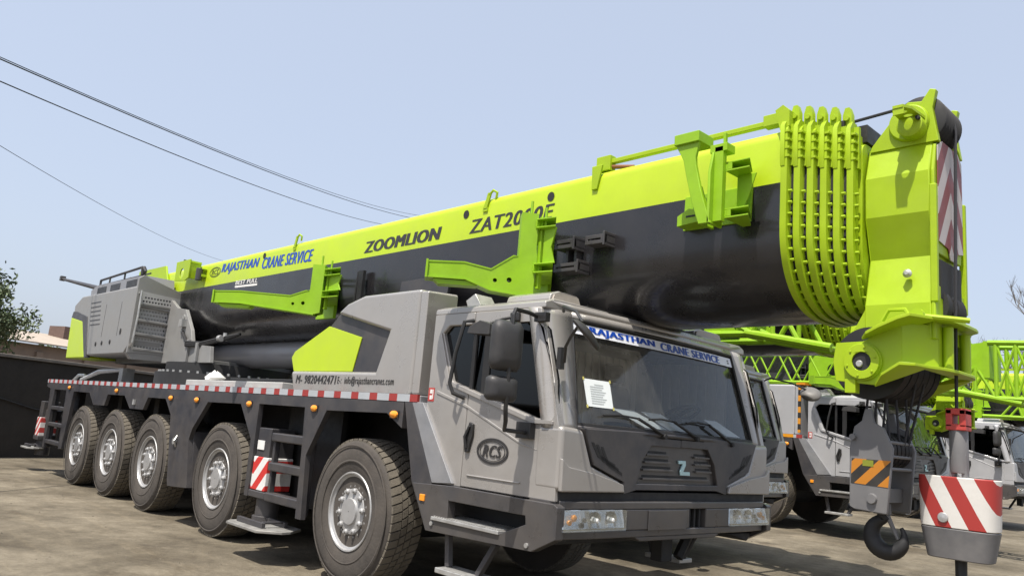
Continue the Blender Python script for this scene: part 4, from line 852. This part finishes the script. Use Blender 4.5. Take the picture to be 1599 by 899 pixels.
b = B(BLACK)
for y in (-.26, -.15, -.05, .05, .15, .26): b.lathe([(.12, -.05), (.245, -.045), (.225, -.010), (.225, .010), (.245, .045), (.12, .05)], (1.455, y, 2.205), 'y', 40)
b.obj('lower_sheave', low)
b = B(BLACK)
for y in (-.12, -.02, .08, .16): b.lathe([(.08, -.045), (.15, -.04), (.135, 0), (.15, .04), (.08, .045)], (1.755, y, 2.60), 'y', 36)
b.obj('guide_sheave', head)
b = B(WIRE); b.tube([(-11.5, -.05, 4.02), (1.1, -.05, 4.06), (1.62, -.05, 4.09)], .012, 6); b.tube([(1.90, .0, 3.95), (1.915, .0, 3.85), (1.895, .0, 2.6), (1.89, .0, 1.93)], .012, 6); b.obj('hoist_rope', root)

# top guide rail
b = B(GREEN2); b.box((-.80, -.60, 3.945), (1.0, -.55, 3.985)); b.box((-.82, -.62, 3.88), (-.66, -.54, 4.02)); b.prism([(-.81, 3.70), (-.82, 3.92), (-.70, 3.92), (-.75, 3.70)], 'y', -.675, -.655); b.box((.80, -.62, 3.93), (1.0, -.54, 4.02)); b.use(mat('rust_brown', (.22, .09, .03), .8)); b.tube([(-.68, -.58, 3.92), (-.42, -.58, 3.87)], .02, 6); b.obj('top_rail', root, bevel=.006)
# jib support bracket near the front of the boom
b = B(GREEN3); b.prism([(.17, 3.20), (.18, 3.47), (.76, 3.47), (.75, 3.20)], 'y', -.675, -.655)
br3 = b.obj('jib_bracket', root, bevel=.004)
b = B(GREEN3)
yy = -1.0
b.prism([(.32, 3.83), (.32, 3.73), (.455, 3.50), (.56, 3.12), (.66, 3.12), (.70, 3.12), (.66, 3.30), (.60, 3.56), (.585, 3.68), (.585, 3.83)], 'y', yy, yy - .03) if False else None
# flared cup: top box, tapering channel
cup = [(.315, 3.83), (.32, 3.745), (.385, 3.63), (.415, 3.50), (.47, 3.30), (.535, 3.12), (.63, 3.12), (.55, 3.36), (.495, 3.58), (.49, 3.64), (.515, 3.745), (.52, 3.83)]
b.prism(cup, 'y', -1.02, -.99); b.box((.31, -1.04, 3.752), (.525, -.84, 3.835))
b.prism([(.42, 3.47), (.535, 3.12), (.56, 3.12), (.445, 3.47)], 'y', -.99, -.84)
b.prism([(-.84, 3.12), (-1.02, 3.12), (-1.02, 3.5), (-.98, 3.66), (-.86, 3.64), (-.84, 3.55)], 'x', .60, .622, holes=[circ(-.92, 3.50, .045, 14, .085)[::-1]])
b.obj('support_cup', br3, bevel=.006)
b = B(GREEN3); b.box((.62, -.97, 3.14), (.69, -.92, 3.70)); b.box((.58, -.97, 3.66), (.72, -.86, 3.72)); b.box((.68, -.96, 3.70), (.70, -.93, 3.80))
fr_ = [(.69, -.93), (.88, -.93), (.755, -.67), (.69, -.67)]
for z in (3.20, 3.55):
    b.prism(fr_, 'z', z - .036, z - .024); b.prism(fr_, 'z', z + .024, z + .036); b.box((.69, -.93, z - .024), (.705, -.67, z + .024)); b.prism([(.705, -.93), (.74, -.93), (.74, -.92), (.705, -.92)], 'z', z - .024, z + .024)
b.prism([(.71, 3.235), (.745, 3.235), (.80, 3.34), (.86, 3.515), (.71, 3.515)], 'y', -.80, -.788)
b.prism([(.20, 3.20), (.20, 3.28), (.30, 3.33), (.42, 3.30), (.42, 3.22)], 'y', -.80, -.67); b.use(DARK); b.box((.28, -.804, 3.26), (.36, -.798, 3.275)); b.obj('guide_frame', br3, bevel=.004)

# swing-out jib rests (two)
def jib_rest(name, p0, p1, zb, ztop, tip_z, sp):
    """upright hinged on the boom flank at p0, arm reaching out to p1"""
    r_ = empty(name); r_.parent = root
    p0, p1 = Vector((*p0, 0)), Vector((*p1, 0)); d = (p1 - p0); L_ = d.length; d.normalize(); n = Vector((-d.y, d.x, 0))
    M = Matrix.Translation(p0) @ Matrix((d, n, (0, 0, 1))).transposed().to_4x4()
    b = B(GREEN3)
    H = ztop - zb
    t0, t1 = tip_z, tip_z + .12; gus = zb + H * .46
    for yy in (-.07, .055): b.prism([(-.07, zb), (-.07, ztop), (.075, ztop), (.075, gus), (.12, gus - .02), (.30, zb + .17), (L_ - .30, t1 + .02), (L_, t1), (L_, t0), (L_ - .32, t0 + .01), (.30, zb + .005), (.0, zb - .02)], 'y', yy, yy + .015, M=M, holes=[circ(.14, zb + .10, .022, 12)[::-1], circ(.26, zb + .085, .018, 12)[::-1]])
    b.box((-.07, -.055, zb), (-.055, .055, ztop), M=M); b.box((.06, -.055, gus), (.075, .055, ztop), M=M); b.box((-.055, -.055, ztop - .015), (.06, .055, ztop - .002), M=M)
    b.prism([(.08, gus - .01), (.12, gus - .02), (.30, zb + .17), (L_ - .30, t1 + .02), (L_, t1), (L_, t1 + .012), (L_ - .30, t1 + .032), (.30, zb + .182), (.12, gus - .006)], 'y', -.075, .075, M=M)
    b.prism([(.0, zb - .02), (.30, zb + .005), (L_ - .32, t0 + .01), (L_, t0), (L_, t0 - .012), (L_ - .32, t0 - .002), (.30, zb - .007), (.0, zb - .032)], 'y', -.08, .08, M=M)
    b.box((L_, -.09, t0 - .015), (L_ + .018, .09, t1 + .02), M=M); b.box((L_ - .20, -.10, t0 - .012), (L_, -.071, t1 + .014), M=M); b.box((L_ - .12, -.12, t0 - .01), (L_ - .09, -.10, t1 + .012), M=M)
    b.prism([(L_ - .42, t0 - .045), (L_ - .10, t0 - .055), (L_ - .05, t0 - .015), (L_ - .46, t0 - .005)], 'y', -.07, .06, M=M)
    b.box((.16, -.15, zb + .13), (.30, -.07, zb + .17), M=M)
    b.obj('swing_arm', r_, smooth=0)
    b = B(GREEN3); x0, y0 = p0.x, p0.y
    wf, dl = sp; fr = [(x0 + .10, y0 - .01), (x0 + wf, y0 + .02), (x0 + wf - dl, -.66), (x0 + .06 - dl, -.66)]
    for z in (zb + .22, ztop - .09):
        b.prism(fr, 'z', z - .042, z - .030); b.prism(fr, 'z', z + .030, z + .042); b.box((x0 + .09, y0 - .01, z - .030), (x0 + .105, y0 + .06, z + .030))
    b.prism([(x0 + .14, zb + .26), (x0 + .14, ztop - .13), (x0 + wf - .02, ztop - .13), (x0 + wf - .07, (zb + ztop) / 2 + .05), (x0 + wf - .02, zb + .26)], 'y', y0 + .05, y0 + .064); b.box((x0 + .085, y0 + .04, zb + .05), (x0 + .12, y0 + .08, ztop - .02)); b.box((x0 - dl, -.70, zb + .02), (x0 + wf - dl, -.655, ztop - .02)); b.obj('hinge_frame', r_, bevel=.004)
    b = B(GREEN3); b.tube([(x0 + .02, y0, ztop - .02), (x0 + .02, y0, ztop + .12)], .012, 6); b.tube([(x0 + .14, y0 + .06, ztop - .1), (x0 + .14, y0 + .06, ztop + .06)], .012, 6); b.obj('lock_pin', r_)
    return r_
jib_rest('jib_rest', (-4.62, -1.10), (-5.50, -1.93), 2.72, 3.29, 2.76, (.42, .70))
jib_rest('jib_rest', (-1.10, -1.12), (-1.60, -1.78), 2.70, 3.40, 2.765, (.30, .43))

# --- folded lattice jib: only the other cranes carry it
jibr = empty('folding_jib'); jibr.parent = root; SKIP_MAIN = []
def lattice(b, x0, x1, y0, y1, z0, z1, bay, rc, rd, taper=None):
    n = max(1, round((x1 - x0) / bay)); xs = [x0 + (x1 - x0) * i / n for i in range(n + 1)]
    for y in (y0, y1):
        for z in (z0, z1): b.tube([(x0, y, z), (x1, y, z)], rc, 8)
        for i, x in enumerate(xs[:-1]):
            xm = (x + xs[i + 1]) / 2; b.tube([(x, y, z1), (xm, y, z0)], rd, 6); b.tube([(xm, y, z0), (xs[i + 1], y, z1)], rd, 6)
    for z in (z0, z1):
        for i, x in enumerate(xs[:-1]): b.tube([(x, y0, z), (xs[i + 1], y1, z)], rd * .9, 6)
yc = -1.08
b = B(GREEN3); lattice(b, -7.0, -1.30, yc - .22, yc + .22, 2.83, 3.42, .66, .03, .019); b.prism([(-2.1, 2.83), (-2.1, 3.42), (-1.2, 3.30), (-1.2, 2.95)], 'y', yc + .18, yc + .2, holes=[circ(-1.6, 3.12, .12, 16)[::-1]]); b.obj('tip_lattice', jibr)
b0 = B(GREEN3); fl = B(GREEN3)
for y in (yc - .32, yc + .30):
    b = b0; b.tube([(-.35, y, 3.10), (.50, y, 2.88), (.78, y, 2.70)], .042, 8); b.tube([(-.9, y, 2.72), (.78, y, 2.70)], .042, 8); b.tube([(.72, y, 2.71), (1.72, y, 2.52)], .048, 10)
    b.prism([(.38, 2.66), (.46, 2.90), (.58, 2.95), (.80, 2.75), (.80, 2.66)], 'y', y - .02, y + .02, holes=[circ(.62, 2.78, .04, 12)[::-1]])
    b.tube([(.55, y, 2.90), (.50, y, 3.12)], .03, 8); b.tube([(.80, y, 2.72), (1.02, y, 3.10)], .03, 8)
    for (xa, za, xb, zb_) in ((1.10, 3.05, 1.35, 2.60), (1.05, 3.12, 1.05, 2.66), (.35, 3.10, .05, 2.72), (-.2, 3.08, -.5, 2.72), (-.2, 3.3, -.05, 2.75)): b.tube([(xa, y, za), (xb, y, zb_)], .028, 8)
    for z in (2.60, 3.52): fl.tube([(1.25, y, z), (2.55, y, z - .04)], .045, 8)
    for i in range(4):
        x = 1.36 + i * .29; b = fl; b.tube([(x, y, 3.5), (x, y, 2.6)], .034, 8); b.tube([(x, y, 3.5), (x + .145, y, 3.06), (x + .29, y, 2.58)], .024, 6); b.tube([(x, y, 2.6), (x + .29, y, 3.48)], .024, 6)
b = b0; b.prism([(yc - .34, 2.93), (yc - .34, 3.55), (yc + .32, 3.55), (yc + .32, 2.93)], 'x', 1.18, 1.27); b.prism([(.97, 2.95), (.97, 3.50), (1.19, 3.53), (1.19, 2.94)], 'y', yc - .33, yc - .30); b.prism([(.97, 2.95), (.97, 3.50), (1.19, 3.53), (1.19, 2.94)], 'y', yc + .28, yc + .31)
for x in (-.35, .6, 1.7): b.tube([(x, yc - .32, 2.72 if x < 1 else 2.52), (x, yc + .3, 2.72 if x < 1 else 2.52)], .03, 8)
b.prism([(-.2, 2.75), (-.2, 3.2), (.25, 3.05), (.30, 2.75)], 'y', yc + .25, yc + .27, holes=[circ(0, 2.95, .05, 14)[::-1], circ(.14, 2.92, .03, 12)[::-1]])
fl.prism([(yc - .36, 2.54), (yc - .36, 3.52), (yc + .34, 3.52), (yc + .34, 2.54)], 'x', 2.52, 2.56, holes=[[(yc - .29, 2.61), (yc - .29, 3.44), (yc + .27, 3.44), (yc + .27, 2.61)][::-1]]); fl.obj('front_lattice', jibr); b.obj('base_lattice', jibr)

tag(root, 'nearest and largest lime and black crane, grey cab with an oval emblem on its door', 'mobile crane', 'mobile cranes parked side by side')

# ------------------------------------------------------------------ hook block and overhaul weight hanging from the head of the near crane
hb = empty('hook_block', (1.45, -.08, 1.24)); tag(hb, 'grey hook block with orange and black stripes hanging on ropes under the near boom head', 'hook block')
def at0(o): return o
HG = mat('hook_grey', (.135, .135, .14), .5, noise=.1, dust=.15)
ck = [(-.13, .02), (-.09, .00), (.11, -.01), (.15, .41), (.09, .54), (.03, .57), (.01, .66), (-.03, .66), (-.05, .58), (-.10, .54), (-.13, .40)]
for y in (-.20, .19):
    q = B(HG).prism(ck, 'y', y - .018, y + .018).obj('cheek_plate', hb, bevel=.008)
    if y < 0:
        p_ = B(HOOKSTR).prism([(-.118, .17), (-.112, .33), (.138, .33), (.122, .16)], 'y', y - .021, y - .019).obj('stripe_panel', q)
        b = B(mat('yellow_tag', (.20, .22, .02), .5)); b.box((-.04, y - .0235, .285), (.03, y - .0215, .325)); b.obj('yellow_tag', q)
        b = B(HG); b.lathe([(.035, 0), (.03, -.02)], (.02, y - .018, .08), 'y', 14); b.obj('pin_cap', q); b = B(HG); b.lathe([(.02, 0), (.02, -.03)], (-.10, y - .018, .47), 'y', 10); b.obj('pin_cap', q)
b = B(BLACKG)
for y in (-.13, -.06, .01, .08, .14): b.lathe([(.06, -.025), (.125, -.024), (.11, 0), (.125, .024), (.06, .025)], (.01, y, .40), 'y', 30)
b.obj('block_sheave', hb)
b = B(HG)
for z in (.28, .36, .45): b.tube([(.12, -.2, z), (.12, .19, z)], .012, 8); b.tube([(-.11, -.2, z), (-.11, .19, z)], .012, 8)
b.box((-.07, -.18, .06), (.07, .17, .15)); b.obj('tie_bar', hb)
b = B(HG); b.lathe([(.055, 0), (.055, .07)], (.0, 0, -.02), 'z', 18)
b.use(BLACK); pts = []; rr = []
for i in range(26):
    t = i / 25; a = math.radians(95 + t * 300); r_ = .105
    pts.append((.035 + r_ * math.cos(a) * 1.0, .0, -.155 + r_ * math.sin(a))); rr.append(.030 + .028 * math.sin(math.pi * min(1, t * 1.1)) - .018 * max(0, t - .8) * 5)
b.tube([(.0, 0, .0), (.0, 0, -.03)] + pts, [.034, .034] + [max(.012, r) for r in rr], 12); b.use(HG); b.tube([(.03, 0, -.02), (.10, 0, -.17)], [.018, .012], 8); b.obj('hook', hb)
b = B(WIRE)
for x, y, x2 in ((-.03, -.13, -.08), (.07, -.13, .10), (-.03, .01, -.07), (.08, .01, .11), (.20, .05, .12), (.23, .12, .12), (.10, .14, .12), (-.02, .14, -.06)): b.tube([(x, y, .86), (x2, y, .42)], .009, 6)
b.obj('rope_fall', hb)

ow = empty('overhaul_weight', (1.90, 0, 1.0)); tag(ow, 'round steel hook weight with red and white slanting stripes hanging on a single rope', 'hook weight')
def slab(x0, x1, d0, d1, z0, z1, n=20):
    lo = []; hi = []
    for i in range(n):
        a = 2 * math.pi * i / n; c, s_ = math.cos(a), math.sin(a); f = lambda v, e: math.copysign(abs(v) ** e, v)
        lo.append((f(c, .45) * x0, f(s_, .7) * d0, z0)); hi.append((f(c, .45) * x1, f(s_, .7) * d1, z1))
    return lo + hi, [tuple(range(n))[::-1], tuple(range(n, 2 * n))] + [(i, (i + 1) % n, n + (i + 1) % n, n + i) for i in range(n)]
v, f = slab(.222, .232, .13, .135, .19, .505); B(CWSTR).add(v, f).obj('striped_body', ow, bevel=.006, smooth=50)
v, f = slab(.185, .222, .11, .13, .0, .188); B(mat('worn_grey', (.12, .12, .125), .55, noise=.2, dust=.2)).add(v, f).obj('lower_taper', ow, bevel=.008, smooth=50)
b = B(STEEL); b.lathe([(.032, 0), (.028, -.006), (.0, -.010)], (-.06, -.134, .25), 'y', 16); b.obj('plug', ow)
b = B(mat('yellow_sticker', (.42, .5, .04), .5)); b.box((-.205, -.088, .255), (-.165, -.083, .30)); b.obj('yellow_tag', ow)
b = B(HG); b.lathe([(.052, 0), (.055, .02), (.055, .27), (.04, .30)], (.0, 0, .53), 'z', 20); b.box((-.05, -.03, .50), (-.02, .03, .65)); b.box((.02, -.03, .50), (.05, .03, .65)); b.obj('swivel', ow, bevel=.004)
b = B(REDP); b.box((-.06, -.06, .82), (-.02, .06, .935)); b.box((.02, -.06, .82), (.06, .06, .935)); b.box((-.06, -.06, .90), (.06, .06, .94)); b.box((-.06, -.06, .80), (.06, .06, .84)); b.obj('red_socket', ow, bevel=.006)
b = B(BLACK); b.tube([(0, 0, .0), (0, 0, -.10), (.05, 0, -.17), (.09, 0, -.24), (.06, 0, -.33), (-.01, 0, -.35), (-.07, 0, -.30)], [.035, .035, .035, .04, .04, .03, .015], 10); b.obj('hook', ow)

# ------------------------------------------------------------------ the other cranes
def descend(o):
    yield o
    for c in o.children: yield from descend(c)
import itertools
names = {o for o in descend(root)}
SK = set(SKIP)
def other(loc, label, body, swap_glass=None, hook=True):
    c = copy_tree(root, None, SK); c.location = loc; tag(c, label, 'mobile crane', 'mobile cranes parked side by side')
    for o in descend(c):
        if o.type == 'MESH':
            for s_ in o.material_slots:
                if body and s_.material == BODY: s_.link = 'OBJECT'; s_.material = body
                if swap_glass and s_.material == GL_WIND: s_.link = 'OBJECT'; s_.material = swap_glass
    return c
c2 = other((-1.73, 3.76, .12), 'lime green crane standing directly behind the front one, its cab mostly hidden by that cab', None, GL_WIND2)
BOOMISH = ('boom', 'section_collar', 'slide_pad', 'boom_head', 'lower_sheave_box', 'hoist_rope', 'top_rail')
def boom_parts(c, names): return [k for k in c.children if k.name.split('.')[0] in names]
for k in boom_parts(c2, BOOMISH + ('jib_bracket', 'jib_rest')): k.location.z += .13
for k in boom_parts(c2, ('folding_jib',)):
    k.location.z += .05
    for d_ in boom_parts(k, ('front_lattice',)): bpy.data.objects.remove(d_)
for k in boom_parts(c2, ('lower_sheave_box', 'hoist_rope')):
    for d_ in list(descend(k)): bpy.data.objects.remove(d_)
c3 = other((-1.62, 10.44, .15), 'pale grey cabbed crane with orange edge bands, seen behind the hanging hook block', BODYW)
c4 = other((-1.67, 18.0, .20), 'farthest crane, pale cab seen just right of the red hook socket', BODYW)
for c_ in (c3, c4):
    for k in boom_parts(c_, BOOMISH): k.location.x -= 1.35 if c_ is c3 else .8          # these two have their booms drawn further in
for o in list(descend(jibr)): bpy.data.objects.remove(o) if not o.children else None
bpy.data.objects.remove(jibr)
# the crane behind the front one has its corner mirror on the far side
b = B(BLACKG); b.tube([(-.45, 1.20, 2.47), (-.30, 1.10, 2.50), (-.05, 1.25, 2.44), (.10, 1.42, 2.36)], .012, 8); b.obj('mirror_arm', c2)
b = B(mat('grey_mirror_shell', (.14, .135, .13), .5, noise=.1, dust=.2)); b.lathe([(.0, .08), (.07, .072), (.13, .04), (.155, 0), (.15, -.02), (.13, -.025)], (0, 0, 0), 'z', 28, M=Matrix.Translation((.14, 1.44, 2.31)) @ Matrix.Rotation(R(48), 4, 'X') @ Matrix.Rotation(R(20), 4, 'Y') @ Matrix.Diagonal((.95, .85, .7, 1))); b.obj('front_mirror', c2, smooth=60)
# orange bands on crane three
b = B(mat('orange_band', (.65, .27, .01), .5)); b.box((-7.4, -1.503, 1.74), (-2.1, -1.5005, 1.80)); o = b.obj('orange_band', c3)
b = B(YCHEV); b.box((-2.04, -1.455, 1.84), (-1.985, -1.44, 2.72)); b.use(mat('orange_cap', (.65, .22, .01), .5)); b.box((-2.08, -1.46, 2.765), (-1.90, -1.2, 2.80)); o = b.obj('edge_chevrons', c3)

# ------------------------------------------------------------------ papers in the windshield of the near crane
def sheet(pts, label, name='paper_sheet', lift=0):
    P = [Vector(p) for p in pts]; n = 6; vs = []; fs = []
    for i in range(n + 1):
        for j in range(n + 1):
            u, v = i / n, j / n; p = (P[0] * (1 - u) + P[1] * u) * (1 - v) + (P[3] * (1 - u) + P[2] * u) * v; p.z += lift * math.sin(math.pi * u) * math.sin(math.pi * v); vs.append(p)
    for i in range(n):
        for j in range(n): a = i * (n + 1) + j; fs.append((a, a + 1, a + n + 2, a + n + 1))
    o = B(PAPER).add(vs, fs).obj(name); tag(o, label, 'paper', 'sheets of paper in the near cab'); return o
def wq(y, z, off=-.008): return (wx(y, z) + off, y, z)
tp = sheet([wq(-1.11, 2.0), wq(-.815, 2.0), wq(-.815, 1.79), wq(-1.105, 1.79)], 'upright white printed sheet taped to the windshield of the near cab')
b = B(mat('faint_print', (.35, .38, .38), .8))
for k in range(9): z = 1.965 - k * .018; b.add([wq(-1.05 if k else -1.0, z, -.006), wq(-.88 - .02 * (k % 3) if k else -.90, z, -.006), wq(-.88 - .02 * (k % 3) if k else -.90, z - .005, -.006), wq(-1.05 if k else -1.0, z - .005, -.006)], [(0, 1, 2, 3)])
b.obj('print', tp)
b = B(mat('yellow_tape', (.5, .45, .12), .5))
for y, z in ((-1.11, 2.0), (-.815, 2.0), (-.815, 1.79), (-1.105, 1.79)): b.add([wq(y - .009, z - .014, -.0055), wq(y + .01, z - .01, -.0055), wq(y + .008, z + .014, -.0055), wq(y - .011, z + .01, -.0055)], [(0, 1, 2, 3)])
b.obj('tape', tp)
for (y0, y1, y2, y3), lb in (((-.60, -.30, -.02, -.33), 'white sheet leaning on the dashboard under the left wiper'), ((-.20, .09, .26, .0), 'bluish sheet leaning on the dashboard beside the middle wiper'), ((.76, .98, 1.16, .92), 'crumpled sheet lying by the far lower corner of the windshield')):
    sheet([(-.50, y0, 1.81), (-.50, y1, 1.81), (-.345, y2, 1.675), (-.345, y3, 1.675)], lb, lift=.015)
